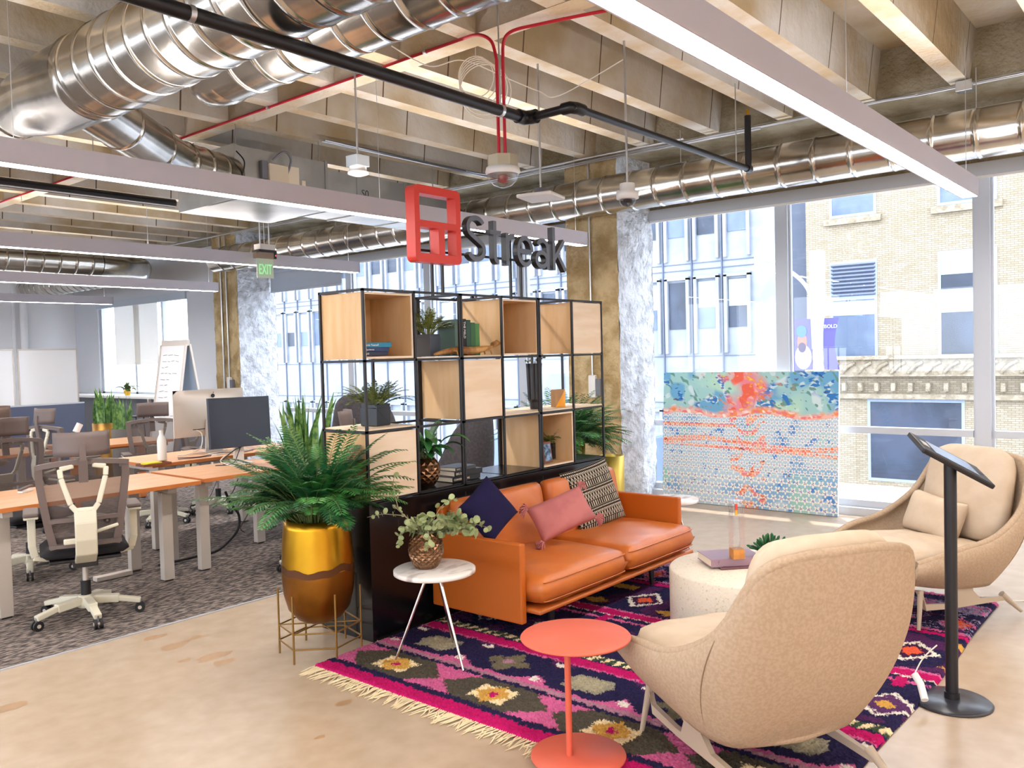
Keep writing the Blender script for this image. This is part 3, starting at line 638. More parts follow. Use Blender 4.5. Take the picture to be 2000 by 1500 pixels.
# ---- plant builders
def frond(b, base, az, el, L, droop, lL, lW, nl, M, Ms, sr=.003, start=.2, up=.25):
    p = Vector(base); pts = [p.copy()]; n = 10; e = el
    for i in range(n): 
        d = Vector((math.cos(az)*math.cos(e), math.sin(az)*math.cos(e), math.sin(e))); p = p+d*(L/n); pts.append(p.copy()); e -= droop/n
    b.tube(pts, [sr*(1-.07*i) for i in range(n+1)], Ms, n=4, cap=False)
    side = Vector((-math.sin(az), math.cos(az), 0))
    for k in range(nl):
        t = start+(1-start)*(k+.5)/nl; i = min(int(t*n), n-1); q = pts[i].lerp(pts[i+1], t*n-i); d = (pts[i+1]-pts[i]).normalized()
        ll = lL*(math.sin(PI*min(1, (t-start)/(1-start)*.85+.13))**.6)*random.uniform(.85, 1.1)
        for sg in (1, -1):
            ld = (side*sg*.85+d*.6+Vector((0, 0, up*random.uniform(-.6, 1)))).normalized(); wv = ld.cross(side.cross(d)).normalized()*lW
            m_ = q+ld*ll*.45-Vector((0, 0, ll*.02)); tp = q+ld*ll-Vector((0, 0, ll*.18))
            b.add([q, m_+wv, tp, m_-wv], [(0, 1, 2, 3)], M)
    e2 = pts[-1]+(pts[-1]-pts[-2]).normalized()*lL*.7
def fern(root, z, n, L, lL, lW, nl, M, Ms=m_stem, droop=1.6, el=(.7, 1.4), name='foliage', r0=.01, bias=None, start=.2):
    b = MB()
    for i in range(n):
        az = 2*PI*i/n+random.uniform(-.25, .25) if bias is None else random.gauss(bias, 1.3)
        e = random.uniform(*el); frond(b, (math.cos(az)*r0, math.sin(az)*r0, z), az, e, L*random.uniform(.7, 1.1), droop*random.uniform(.7, 1.2), lL, lW, nl, M, Ms, start=start)
    o = b.build(name, root); o['kind'] = 'stuff' if False else o.get('kind', ''); del o['kind']; return o
def cubepot(root, s, h, M, name='pot'):
    b = MB(); t = .008
    b.box(-s/2, -s/2, 0, s/2, s/2, h-.02, M)
    for q in ((-s/2, -s/2, s/2, -s/2+t), (-s/2, s/2-t, s/2, s/2), (-s/2, -s/2+t, -s/2+t, s/2-t), (s/2-t, -s/2+t, s/2, s/2-t)): b.box(q[0], q[1], h-.02, q[2], q[3], h, M)
    b.box(-s/2+t, -s/2+t, h-.02, s/2-t, s/2-t, h-.012, m_soil); return b.build(name, root, bevel=.003)
q = at(836, 690, Y=3.86); root = empty('potted_fern', (q.x, 3.86, L3), 'feathery fern in a square dark pot on the top shelf', 'potted plant', rz=.2)
cubepot(root, .115, .14, mat('slate_pot', '#4a525f', .45)); fern(root, .14, 34, .21, .035, .005, 14, m_leafo, droop=1.0, el=(.7, 1.5), r0=.03)
q = at(734, 830, Y=3.86); root = empty('potted_fern', (q.x, 3.86, L2), 'spiky fern in a square glossy black pot on the left middle shelf', 'potted plant', rz=.15)
cubepot(root, .125, .125, m_blkpot); fern(root, .115, 38, .21, .034, .0045, 16, m_leafo, droop=1.0, el=(.6, 1.5), r0=.04)
q = at(1078, 895, Y=3.86); root = empty('potted_fern', (q.x+.02, 3.88, L1+.012), 'small fern in a black pot inside the lower right plywood box', 'potted plant')
cubepot(root, .1, .12, m_blkpot); fern(root, .11, 22, .18, .04, .004, 13, m_leafo)
# framed picture
q = at(1076, 900, Y=3.72); root = empty('picture_frame', (q.x-.02, 3.74, L1+.012), 'small dark framed blue photograph leaning in the lower right plywood box', 'picture frame')
Rt = Matrix.Rotation(-.12, 3, 'X'); b = MB(); b.obox((0, 0, .075), (.1, .012, .15), m_tray, Rt); b.build('frame', root, bevel=.002); b = MB(); b.obox((0, -.0075, .075), (.075, .003, .12), mat('photo_blue', '#7fa3c9', .4, c2='#20304a', ns=30), Rt); b.build('photograph', root)
# books
def book(x, y, z, L, D, T, M, label, rz=0, group=None, title=None, tc=m_letw, ts=.02, upright=False):
    root = empty('book', (x, y, z), label, 'book', group, rz)
    b = MB()
    if upright: b.box(0, 0, 0, T, .003, L, M); b.box(0, 0, 0, .003, D, L, M); b.box(T-.003, 0, 0, T, D, L, M)
    else: b.box(0, 0, 0, L, D, .003, M); b.box(0, 0, T-.003, L, D, T, M); b.box(0, 0, 0.003, L, .003, T-.003, M)
    b.build('cover', root, bevel=.001)
    b = MB()
    if upright: b.box(.003, .003, .004, T-.003, D-.004, L-.004, m_paper)
    else: b.box(.004, .003, .003, L-.004, D-.004, T-.003, m_paper)
    b.build('pages', root)
    if title:
        if upright: textobj(title, 'spine_title', ts, tc, root, (T*.5-ts*.35, -.0012, L*.93), (PI/2, PI/2, 0))
        else: textobj(title, 'spine_title', ts, tc, root, (.012, -.0012, T*.5-ts*.35), (PI/2, 0, 0))
    return root
g = 'three blue books stacked in the plywood box'
X0 = SX+.032
book(X0, 3.71, L3+.012, .185, .13, .024, mat('book_navy', '#1a2440', .5), 'dark navy book, lowest of the stack in the top left plywood box', group=g, title='field', ts=.017)
book(X0+.005, 3.712, L3+.036, .19, .13, .024, mat('book_indigo', '#1e2f5e', .5), 'indigo book, middle of the stack in the top left plywood box', group=g, title='experiments', ts=.013)
book(X0-.002, 3.708, L3+.060, .215, .135, .028, mat('book_teal', '#15799c', .5), 'teal blue book, topmost of the stack in the top left plywood box', group=g, title='Inside Yourself', ts=.017)
g = 'upright green and black books on the top shelf'
c_ = [('#56706a', 'grey green upright book, leftmost on the top shelf', .2, None), ('#1d1d1f', 'black upright book with white title on the top shelf', .205, 'THE FIELD'), ('#2f4f44', 'dark green upright book right of the shelf post', .2, None), ('#35613e', 'mid green upright book beside the dark green one', .185, None), ('#4b7f4a', 'bright green upright book, rightmost on the top shelf', .18, None)]
x = at(879, 690, Y=3.72).x
for c, lab, h, t in c_:
    T = {'#56706a': .075, '#1d1d1f': .035}.get(c, .042)
    if x < SX+.8 and x+T > SX+.775: x = SX+.812
    book(x, 3.74, L3, h*1.15, .15, T-.002, mat('cloth_'+c[1:], c, .7), lab, group=g, upright=True, title=t, ts=.024); x += T
# carved lizard
q0 = at(850, 697, Y=3.70).x; q1 = at(972, 690, Y=3.70).x
root = empty('carved_lizard', (q0, 3.705, L3), 'carved golden wooden lizard stretched along the top shelf in front of the books', 'figurine')
Lz = q1-q0; b = MB(); b.tube(arc([(0, 0, .012), (Lz*.2, .005, .03), (Lz*.38, 0, .035), (Lz*.55, 0, .03), (Lz*.75, 0, .04), (Lz*.88, .0, .05), (Lz, 0, .075)], 5), [.008+.018*math.sin(PI*min(1, i/27)) for i in range(31)], m_wood, n=9)
b.build('body', root); b = MB(); b.tube([(Lz-.045, 0, .065), (Lz, 0, .08), (Lz+.03, 0, .075)], [.018, .02, .006], m_wood, n=8); b.build('head', root)
for fx, fy in ((.25, -1), (.25, 1), (.8, -1), (.8, 1)):
    b = MB(); b.tube([(Lz*fx, fy*.012, .03), (Lz*fx+.02, fy*.028, .03), (Lz*fx+.03, fy*.03, .006)], [.009, .007, .005], m_wood, n=6); b.build('leg', root)
# vase
q = at(1045, 800, Y=3.84); root = empty('vase', (q.x, 3.84, L2), 'tall black ribbed vase of dried sprigs on the middle shelf', 'vase')
b = MB(); N_ = 40; prof = [(.035, 0), (.038, .05), (.05, .07), (.056, .3), (.058, .33), (.05, .33), (.045, .25)]
vs = [((r*(1+(.03 if j % 2 else -.03)))*math.cos(2*PI*j/N_) if 1 < i < 5 else r*math.cos(2*PI*j/N_), (r*(1+(.03 if j % 2 else -.03)))*math.sin(2*PI*j/N_) if 1 < i < 5 else r*math.sin(2*PI*j/N_), z) for i, (r, z) in enumerate(prof) for j in range(N_)]
b.add(vs, [(i*N_+j, i*N_+(j+1) % N_, (i+1)*N_+(j+1) % N_, (i+1)*N_+j) for i in range(len(prof)-1) for j in range(N_)]+[tuple(range(N_))[::-1]], m_blkpot); b.build('body', root)
b = MB()
for i in range(22):
    a = random.uniform(0, 6.3); r = random.uniform(.03, .09); b.tube([(0, 0, .28), (math.cos(a)*r*.5, math.sin(a)*r*.5, .34), (math.cos(a)*r, math.sin(a)*r, random.uniform(.34, .41))], .0015, m_twig, n=3, cap=False)
    b.lathe([(0, 0), (.009, .008), (0, .02)], m_leafo, (math.cos(a)*r, math.sin(a)*r, random.uniform(.33, .39)), n=5)
b.build('dried_sprigs', root)
# faceted block
q = at(1090, 795, Y=3.80); root = empty('wooden_block', (q.x, 3.80, L2), 'small brown box with an amber triangular side on the middle shelf', 'ornament', rz=-.3)
b = MB(); b.box(-.045, -.03, 0, .045, .03, .13, mat('kraft_box', '#a9825a', .7)); b.build('block', root, bevel=.002); b = MB(); b.add([(-.045, -.0312, .0), (.045, -.0312, .0), (.045, -.0312, .13)], [(0, 1, 2)], m_amber); b.add([(.0455, -.03, 0), (.0455, .03, 0), (.0455, .03, .13), (.0455, -.03, .13)], [(0, 1, 2, 3)], m_amber); b.build('amber_side', root)  # amber faces are plain colour, no emission
# stacked black books
g = 'black books stacked flat on the bottom shelf'; mb_ = mat('book_black', '#1c1c20', .45)
q = at(884, 938, Y=3.72)
book(q.x, 3.72, L1, .26, .17, .032, mb_, 'thick black book, lowest of the flat stack on the bottom shelf', group=g, title='CONVERSATIONS', ts=.018, tc=m_paper)
book(q.x+.03, 3.73, L1+.032, .25, .17, .034, mb_, 'black book, middle of the flat stack on the bottom shelf', group=g, rz=-.05, title='BIG DATA', ts=.02, tc=m_paper)
book(q.x+.035, 3.725, L1+.066, .2, .16, .024, mat('book_grey', '#3d4044', .45), 'grey black book, topmost of the flat stack on the bottom shelf', group=g, rz=.04, title='DATA', ts=.012, tc=m_paper)
# diamond faceted pot
def facetpot(root, R_, h, n=22, rows=9, M=m_copper, name='pot'):
    b = MB(); vs = []
    for i in range(rows+1):
        t = i/rows; r = R_*(.62+.38*math.sin(min(1, t*1.9)*PI/2)) if t < .55 else R_*(1-.32*((t-.55)/.45)**2)
        for j in range(2*n):
            a = PI*(j+.0)/n; bump = 1.0+(.055 if (i+j) % 2 == 0 else -.03) if 0 < i < rows else .97
            vs.append((r*bump*math.cos(a), r*bump*math.sin(a), t*h))
    m_ = 2*n; fs = []
    for i in range(rows):
        for j in range(m_):
            a, b2, c, d = i*m_+j, i*m_+(j+1) % m_, (i+1)*m_+(j+1) % m_, (i+1)*m_+j
            if (i+j) % 2 == 0: fs += [(a, b2, d), (b2, c, d)] if False else [(a, b2, c), (a, c, d)]
            else: fs += [(a, b2, d), (b2, c, d)]
    fs.append(tuple(range(m_))[::-1]); b.add(vs, fs, M)
    b.lathe([(R_*.66, h), (R_*.6, h-.02), (0, h-.025)], m_soil, n=20, cap=False); return b.build(name, root)
q = at(833, 950, Y=3.80); root = empty('potted_lily', (q.x, 3.80, L1), 'broad leaved peace lily in a copper diamond-textured pot on the bottom shelf', 'potted plant')
facetpot(root, .085, .17, n=13, rows=9)
b = MB()
def blade(b, base, az, L, W, el, droop, M, stem=.4):
    p = Vector(base); e = el; n = 12; pts = [p.copy()]
    for i in range(n): p = p+Vector((math.cos(az)*math.cos(e), math.sin(az)*math.cos(e), math.sin(e)))*(L/n); pts.append(p.copy()); e -= droop/n*(1.6 if i > n*stem else .5)
    k = int(n*stem); b.tube(pts[:k+1], .0025, m_stem, n=4, cap=False); sd = Vector((-math.sin(az), math.cos(az), 0)); vs = []
    for i in range(k, n+1):
        t = (i-k)/(n-k); w_ = W*math.sin(PI*min(.98, t*.9+.04))**.8*(1 if t < 1 else 0); vs += [pts[i]-sd*w_+Vector((0, 0, w_*.3)), pts[i], pts[i]+sd*w_+Vector((0, 0, w_*.3))]
    m2 = n-k; b.add(vs, [f for i in range(m2) for f in ((i*3, i*3+1, i*3+4, i*3+3), (i*3+1, i*3+2, i*3+5, i*3+4))], M, True)
for i in range(34): blade(b, (random.uniform(-.03, .03), random.uniform(-.03, .03), .15), i*2.4, random.uniform(.16, .38), .03, random.uniform(.9, 1.4), random.uniform(1.4, 2.2), m_leaf if i % 3 else m_leafd)
b.build('foliage', root)

# ================================================================== LOGO SIGN
SYN = 3.90
root = empty('company_sign', (0, SYN, 0), 'company sign over the shelving, red rounded window logo with dark lettering on black posts', 'sign')
zt_ = SZ+1.2
for px in (845, 865, 998, 1018): 
    b = MB(); X_ = at(px, 575, Y=SYN).x; b.box(X_-.008, -.008, zt_+.003, X_+.008, .008, 2.42, m_blk); b.build('post', root)
for z in (2.27, 2.43):
    b = MB(); b.box(3.70, -.006, z, 5.2, .006, z+.015, m_blk); b.build('rail', root)
# logo with openings: built as bars, rounded outer corners
lx0, lx1, lz0, lz1 = 3.66, 4.07, 2.19, 2.665; w_ = lx1-lx0; h_ = lz1-lz0; y0, y1 = -.10, -.02
def rrect(x0, z0, x1, z1, r, n=6):
    pts = []
    for cx_, cz_, a0 in ((x1-r, z1-r, 0), (x0+r, z1-r, PI/2), (x0+r, z0+r, PI), (x1-r, z0+r, 3*PI/2)):
        for i in range(n+1): a = a0+PI/2*i/n; pts.append((cx_+r*math.cos(a), cz_+r*math.sin(a)))
    return pts
import bmesh
from mathutils.geometry import tessellate_polygon
def plate(b, outer, holes, y0, y1, M):
    loops = [outer]+holes; tris = tessellate_polygon([[Vector((p[0], p[1], 0)) for p in lp_] for lp_ in loops]); flat = [p for lp_ in loops for p in lp_]; n = len(flat)
    vs = [(p[0], y0, p[1]) for p in flat]+[(p[0], y1, p[1]) for p in flat]; fs = [tuple(t) for t in tris]+[tuple(i+n for i in t)[::-1] for t in tris]; o = 0
    for lp_ in loops:
        k = len(lp_); fs += [(o+i, o+(i+1) % k, n+o+(i+1) % k, n+o+i) for i in range(k)]; o += k
    b.add(vs, fs, M)
def rect(x0, z0, x1, z1): return [(x0, z0), (x1, z0), (x1, z1), (x0, z1)]
b = MB(); fr = .105*w_
plate(b, rrect(lx0, lz0, lx1, lz1, .035), [rect(lx0+fr, lz0+h_*.545, lx1-fr, lz1-.11*h_), rect(lx0+fr, lz0+.115*h_, lx0+w_*.50, lz0+h_*.455), rect(lx0+w_*.63, lz0+.115*h_, lx1-fr, lz0+h_*.455)], y0, y1, m_logo)
b.build('logo', root, recalc=True)
# letters drawn with thick strokes
def stroke(b, pts, wd, y0, y1, M):
    P_ = [Vector((p[0], p[1])) for p in pts]; n = len(P_); A_, B_ = [], []
    for i in range(n):
        d = (P_[min(i+1, n-1)]-P_[max(i-1, 0)]).normalized(); nn = Vector((-d.y, d.x))*wd/2; A_.append(P_[i]+nn); B_.append(P_[i]-nn)
    vs = []
    for yy in (y0, y1): vs += [(p.x, yy, p.y) for p in A_]+[(p.x, yy, p.y) for p in B_]
    N2 = 2*n; fs = []
    ff = [(i, i+1, n+i+1, n+i) for i in range(n-1)]
    for i in range(n-1): fs += [(N2+i, N2+n+i, N2+n+i+1, N2+i+1), (i, N2+i, N2+i+1, i+1), (n+i, n+i+1, N2+n+i+1, N2+n+i)]
    fs += [(0, n, N2+n, N2), (n-1, N2+n-1, N2+2*n-1, 2*n-1)]
    b.add(vs, fs, m_blk); b.add(vs, ff, M)
def arc2(cx, cz, rx, rz, a0, a1, n=18): return [(cx+rx*math.cos(math.radians(a0+(a1-a0)*i/n)), cz+rz*math.sin(math.radians(a0+(a1-a0)*i/n))) for i in range(n+1)]
SW = .032; zb_ = 2.22; ch = .315; xh = .225; ly0, ly1 = -.09, -.045
def letter(strokes, name='letter'):
    b = MB()
    for k, st in enumerate(strokes): stroke(b, st, SW, ly0+k*.0008, ly1-k*.0008, m_let)
    b.build(name, root, recalc=True)
x = 4.135; hw = .095
S_ = arc2(x+hw, zb_+ch*.75-.002, hw-.018, ch*.25-.018, 25, 180, 12)+[(x+.03, zb_+ch*.62)]+[(x+hw, zb_+ch*.5)]+[(x+2*hw-.03, zb_+ch*.38)]+arc2(x+hw, zb_+ch*.25+.004, hw-.018, ch*.25-.018, 0, -155, 12)
S_ = [(p.x, p.z) for p in arc([(a, 0, c) for a, c in S_], 3)]
letter([S_]); x += 2*hw+.045
letter([[(x+.05, zb_+xh+.07), (x+.05, zb_+.05)]+arc2(x+.085, zb_+.05, .035, .032, 180, 275, 8), [(x, zb_+xh-.01), (x+.115, zb_+xh-.01)]]); x += .16
letter([[(x+.02, zb_), (x+.02, zb_+xh)], arc2(x+.09, zb_+xh-.09, .068, .073, 175, 80, 10)]); x += .13
r_ = .088
letter([arc2(x+r_, zb_+xh/2, r_-.012, xh/2-.018, 0, 320, 26), [(x+.02, zb_+xh/2), (x+2*r_-.016, zb_+xh/2)]]); x += 2*r_+.025
letter([arc2(x+.078, zb_+xh*.3, .062, xh*.3-.016, 0, 360, 24), [(x+.152, zb_), (x+.152, zb_+xh*.62)]+arc2(x+.09, zb_+xh*.66, .062, xh*.26, 10, 155, 12)]); x += .205
letter([[(x+.02, zb_), (x+.02, zb_+ch)], [(x+.03, zb_+.085), (x+.15, zb_+xh)], [(x+.07, zb_+.12), (x+.165, zb_)]])

# ================================================================== PLANTER WITH PALM
px_, py_ = 2.85, 3.80
root = empty('gold_planter', (px_, py_, .0), 'tall two-tone gold planter standing in a thin brass wire stand', 'planter')
b = MB(); zb_ = .165; pr = [(0, zb_), (.06, zb_+.002), (.12, zb_+.03), (.165, zb_+.085), (.188, zb_+.17), (.196, zb_+.26), (.195, zb_+.30)]
b.lathe(pr, m_goldd, n=48, cap=False); b.build('lower_body', root)
b = MB(); N_ = 48; vs = []
for i, (r, z) in enumerate([(.1955, zb_+.285), (.1958, zb_+.325)]):
    for j in range(N_): vs.append((r*math.cos(2*PI*j/N_), r*math.sin(2*PI*j/N_), z+.012*math.sin(j*.9)*math.sin(j*.37+1)+.01*math.sin(3*2*PI*j/N_)))
b.add(vs, [(j, (j+1) % N_, N_+(j+1) % N_, N_+j) for j in range(N_)], m_goldband, True); b.build('band', root)
b = MB(); b.lathe([(.195, zb_+.3), (.190, zb_+.42), (.180, zb_+.53), (.176, zb_+.575), (.168, zb_+.575), (.17, zb_+.52)], m_gold, n=48, cap=False); b.lathe([(.17, zb_+.525), (0, zb_+.53)], m_soil, n=24, cap=False); b.build('upper_body', root)
st = empty('plant_stand', (px_, py_, 0), 'six legged brass wire stand around the foot of the gold planter', 'plant stand')
hexp = [(.222*math.cos(PI/3*i+.25), .222*math.sin(PI/3*i+.25)) for i in range(6)]
for x, y in hexp:
    b = MB(); b.tube([(x, y, 0), (x, y, .36)], .0055, m_wire, n=6); b.build('leg', st)
for z in (.075, .158):
    b = MB()
    for i in range(6): b.tube([(*hexp[i], z), (*hexp[(i+1) % 6], z)], .0045, m_wire, n=6)
    if z > .1:
        for i in range(3): b.tube([(*hexp[i], z), (*hexp[i+3], z)], .004, m_wire, n=6)
    b.build('ring', st)
pl = empty('potted_palm', (px_, py_, .715), 'bushy parlour palm spilling over the tall gold planter', 'plant')
def palm(pl, n, L, lL, lW, nl, els=(.5, 1.5), M=m_leafd, M2=m_leaf, rad=.08, droop=1.5):
    for half in (0, 1):
        b = MB()
        for i in range(n//2):
            az = random.uniform(0, 2*PI); r = random.uniform(0, rad); e = random.uniform(*els)
            frond(b, (r*math.cos(az), r*math.sin(az), 0), az+random.uniform(-.5, .5), e, L*random.uniform(.55, 1.08), droop*random.uniform(.6, 1.3), lL*random.uniform(.8, 1.15), lW, nl, M if half else M2, m_stem, sr=.0035, start=.3, up=.1)
        b.build('fronds' if half else 'light_fronds', pl)
palm(pl, 175, .58, .085, .0065, 20, els=(.72, 1.57), droop=1.3, rad=.11)
b = MB()
for i in range(26):
    a = random.uniform(0, 6.3); r = random.uniform(.01, .09); b.tube([(r*math.cos(a), r*math.sin(a), 0), (r*1.3*math.cos(a), r*1.3*math.sin(a), .22)], .004, m_stem, n=5)
b.build('stems', pl)
# snake plants behind
def snake(root, n, h, spread, z=0, w=.03, M=m_snake):
    b = MB()
    for i in range(n):
        a = random.uniform(0, 6.3); r = random.uniform(.1, 1)*spread*.5; x, y = r*math.cos(a), r*math.sin(a); hh = h*random.uniform(.55, 1); ln = random.uniform(0, .16)*hh*2; fa = random.uniform(0, 3.1)
        vs = []; K = 8
        for k in range(K+1):
            t = k/K; ww = w*(.55+.45*math.sin(min(1, t*1.5)*PI/2))*(1-t**3)+.001; cx_, cy_ = x+math.cos(a)*ln*t*t, y+math.sin(a)*ln*t*t; f2 = fa+.6*t
            dx, dy = math.cos(f2)*ww, math.sin(f2)*ww; vs += [(cx_-dx, cy_-dy, z+hh*t), (cx_+dy*.25, cy_-dx*.25, z+hh*t), (cx_+dx, cy_+dy, z+hh*t)]
        b.add(vs, [f for k in range(K) for f in ((k*3, k*3+1, k*3+4, k*3+3), (k*3+1, k*3+2, k*3+5, k*3+4))], M, True)
    return b.build('leaves', root)
q = at(590, 860, Y=6.2)
root = empty('snake_plant', (4.63, 6.33, 0), 'snake plant with tall pointed leaves behind the bushy palm', 'potted plant')
b = MB(); b.lathe([(.16, 0), (.19, .03), (.22, .62), (.2, .62), (.2, .58), (0, .58)], m_concp, n=28); b.build('pot', root); snake(root, 30, .86, .4, .57, w=.036)
# palm behind shelf at right
root = empty('potted_palm', (6.22, 4.62, 0), 'green palm in a gold pot behind the right end of the shelving', 'potted plant')
b = MB(); b.lathe([(.2, .3), (.205, .35), (.21, .78), (.2, .78), (.2, .74), (0, .74)], m_gold, n=36); b.build('pot', root); b = MB(); b.tube([(0, 0, 0), (0, 0, .3)], .17, m_blk, n=20); b.build('plinth', root)
sub = bpy.data.objects.new('tmp', None)
for half in (0, 1):
    b = MB()
    for i in range(110):
        az = random.uniform(0, 6.3); frond(b, (.08*math.cos(az), .08*math.sin(az), .74), az, random.uniform(.5, 1.57), random.uniform(.35, .66), random.uniform(.7, 1.6), .085, .006, 19, m_leafd if half else m_leaf, m_stem, start=.3, up=.1)
    b.build('fronds' if half else 'light_fronds', root)
bpy.data.objects.remove(sub)
q = at(1196, 950, Y=4.45); root = empty('gold_planter', (q.x, 4.45, 0), 'narrow pale gold cylinder planter between the sofa and the concrete column', 'planter')
b = MB(); b.lathe([(.11, .25), (.115, .27), (.118, .62), (.11, .62), (.11, .58), (0, .58)], mat('pale_gold', '#d8bd5c', .45, metal=.6), n=32); b.build('pot', root)
b = MB(); b.lathe([(.1, 0), (.1, .25)], m_blk, n=24); b.build('base', root)

# ================================================================== RUG
def vcol_mesh(name, nx, ny, pos, colf, M, parent=None, smooth=True):
    U, V = np.meshgrid(np.linspace(0, 1, nx+1), np.linspace(0, 1, ny+1), indexing='ij')
    Pp = pos(U, V).reshape(-1, 3); Cc = colf(U, V).reshape(-1, 3)
    idx = np.arange((nx+1)*(ny+1)).reshape(nx+1, ny+1)
    fs = np.stack([idx[:-1, :-1], idx[1:, :-1], idx[1:, 1:], idx[:-1, 1:]], -1).reshape(-1, 4)
    me = bpy.data.meshes.new(name); me.vertices.add(len(Pp)); me.vertices.foreach_set('co', Pp.astype(np.float32).ravel())
    me.loops.add(fs.size); me.loops.foreach_set('vertex_index', fs.ravel().astype(np.int32)); me.polygons.add(len(fs))
    me.polygons.foreach_set('loop_start', np.arange(0, fs.size, 4, dtype=np.int32)); me.polygons.foreach_set('use_smooth', np.full(len(fs), smooth)); me.update(calc_edges=True); me.validate()
    at_ = me.color_attributes.new('pattern', 'FLOAT_COLOR', 'POINT'); at_.data.foreach_set('color', np.concatenate([Cc, np.ones((len(Cc), 1))], 1).astype(np.float32).ravel())
    me.materials.append(M); o = bpy.data.objects.new(name, me); COL.objects.link(o)
    if parent: o.parent = parent
    return o
def HC(h): return np.array(hx(h))
RX0, RX1, RY0, RY1 = 2.66, 5.80, 1.03, 3.62
def noise2(X, Y, s, seed=0):
    r = np.random.default_rng(seed); G = r.random((160, 160)); x = (X*s) % 158; y = (Y*s) % 158; i = x.astype(int); j = y.astype(int); fx = x-i; fy = y-j; fx = fx*fx*(3-2*fx); fy = fy*fy*(3-2*fy)
    return G[i, j]*(1-fx)*(1-fy)+G[i+1, j]*fx*(1-fy)+G[i, j+1]*(1-fx)*fy+G[i+1, j+1]*fx*fy
def rugcol(U, V):
    X = RX0+(RX1-RX0)*U; Y = RY0+(RY1-RY0)*V
    x = X+(noise2(X, Y, 60, 1)-.5)*.022+(rng.random(X.shape)-.5)*.012; y = Y+(noise2(X, Y, 55, 2)-.5)*.022+(rng.random(X.shape)-.5)*.012
    navy = HC('#262243'); mag = HC('#b3175f'); pink = HC('#c4608f'); ol = HC('#4f4a40'); cream = HC('#e6d3a8'); gold = HC('#c79a4a'); mauve = HC('#a57a8c'); sage = HC('#8f8a78'); purp = HC('#4a2650'); gry = HC('#8a8096'); oran = HC('#d4593c'); wh = HC('#dcd6cc')
    C = np.zeros(X.shape+(3,)); C[:] = navy
    def put(m_, c): C[m_] = c
    put(x < 2.75, mag); put((x >= 2.795) & (x < 3.05), ol)
    ph = np.abs(((y-3.26+.33+6.6) % .66)-.33)   # distance to diamond centres
    dx = np.abs(x-2.92)
    put((x >= 2.795) & (x < 3.05) & (np.abs(.33-ph) < .15*(dx/.13)+.01), pink)
    put((dx < .075) & (ph < .105) & (x > 2.8), cream); put((dx+ph*.9 < .095), gold); put((dx < .055) & (ph < .04), gold); put((dx < .022) & (ph < .022), mag)
    put((x > 3.08) & (x < 3.115), mauve); put((x > 3.115) & (x < 3.135), pink)
    ph2 = ((y-2.8+5.0) % 1.0)-.5+0.0  # star at 2.8 -> ph2=0 when (y-2.8+5)%1==.5
    d2 = np.abs(((y-2.8+5.5) % 1.0)-.5); ax = np.abs(x-3.28)
    F_ = (x > 3.135) & (x < 3.44)
    star = F_ & (((ax+d2*.55 < .062)) | ((ax*.55+d2 < .075)) | ((ax < .045) & (d2 < .05))) ; big = F_ & (ax*.9+d2*.45 < .13) & (d2 < .13)
    hexm = F_ & (ax < .085) & (.5-d2+ax*.35 < .13)
    put(F_ & (ax+.9*d2 < .125) & ((np.abs(ax-d2) > .035) | (d2 < .06)), HC('#6d6652')); put(F_ & (ax+.9*d2 < .04), mauve)
    put(hexm, sage); put(hexm & (ax < .06) & (.5-d2 < .08), HC('#a39b82'))
    e = np.abs(d2-.25)
    put(F_ & (x < 3.135+.09*(1-e/.11)) & (e < .11), pink); put(F_ & (x > 3.44-.09*(1-e/.1)) & (e < .1), purp); put(F_ & (np.abs(x-3.18) < .02) & (e < .03), wh); put(F_ & (np.abs(x-3.40) < .018) & (e < .035), wh)
    put((x > 3.44) & (x < 3.455), pink); put((x > 3.455) & (x < 3.54), mag); st = (x > 3.555) & (x < 3.62); put(st, HC('#3c4a3a')); put(st & (((y*14+x*6) % 1) < .45), cream)
    q = (x > 3.62) & (x < 4.1); k = noise2(X, Y, 9, 5); put(q & (k > .62), purp); put(q & (np.abs(((y*2.2) % 1)-.5)*.45+np.abs(x-3.86) < .12), HC('#57335f')); rr = np.abs(((y*2.2) % 1)-.5)*.45+np.abs(x-3.86); put(q & (rr > .12) & (rr < .15), wh); put(q & (rr < .05), gold)
    put((x > 4.16) & (x < 4.19) , pink); tri = (x > 4.1) & (x < 4.24) & (np.abs(((y*3) % 1)-.5)/3 < .03); put(tri, mag); put((x > 4.25) & (x < 4.335), mag); put((x > 4.24) & (x < 4.25), wh); put((x > 4.335) & (x < 4.355), pink)
    q = (x > 4.37) & (x < 4.92); u = ((y*1.9+.15) % 1)-.5; rr = np.abs(u)/1.9*1.0+np.abs(x-4.62)*.8; put(q & (k > .55), purp); put(q & (rr > .105) & (rr < .14), wh); put(q & (rr < .105) & (rr > .06), HC('#3a1c3c')); put(q & (rr < .06), oran)
    put(q & (np.abs(x-4.46) < (.06-np.abs(np.abs(u)-.5)/1.9*.6)) & (np.abs(np.abs(u)-.5) < .2), gold); put(q & (np.abs(x-4.82) < .045) & (np.abs(np.abs(u)-.42) < .1), gold)
    put((x > 4.95) & (x < 5.0), mag); put((x > 5.02) & (x < 5.05), pink)
    q = (x > 5.05) & (x < 5.45); u = ((y*3.1) % 1)-.5; rr = np.abs(u)/3.1+np.abs(x-5.2)*.7; put(q & (k < .4), purp); put(q & (rr < .07), oran); put(q & (rr > .08) & (rr < .1), pink); sp = q & (np.abs(((x*26) % 1)-.5) < .13) & (noise2(X, Y, 22, 9) > .45); put(sp, HC('#9a8fae'))
    q = (x > 5.45) & (x < 5.64); put(q, gry); put(q & (noise2(X*3, Y, 30, 3) > .6), HC('#6a4f78')); put(q & (noise2(X*4, Y, 20, 4) > .72), pink); put((x > 5.745), pink)
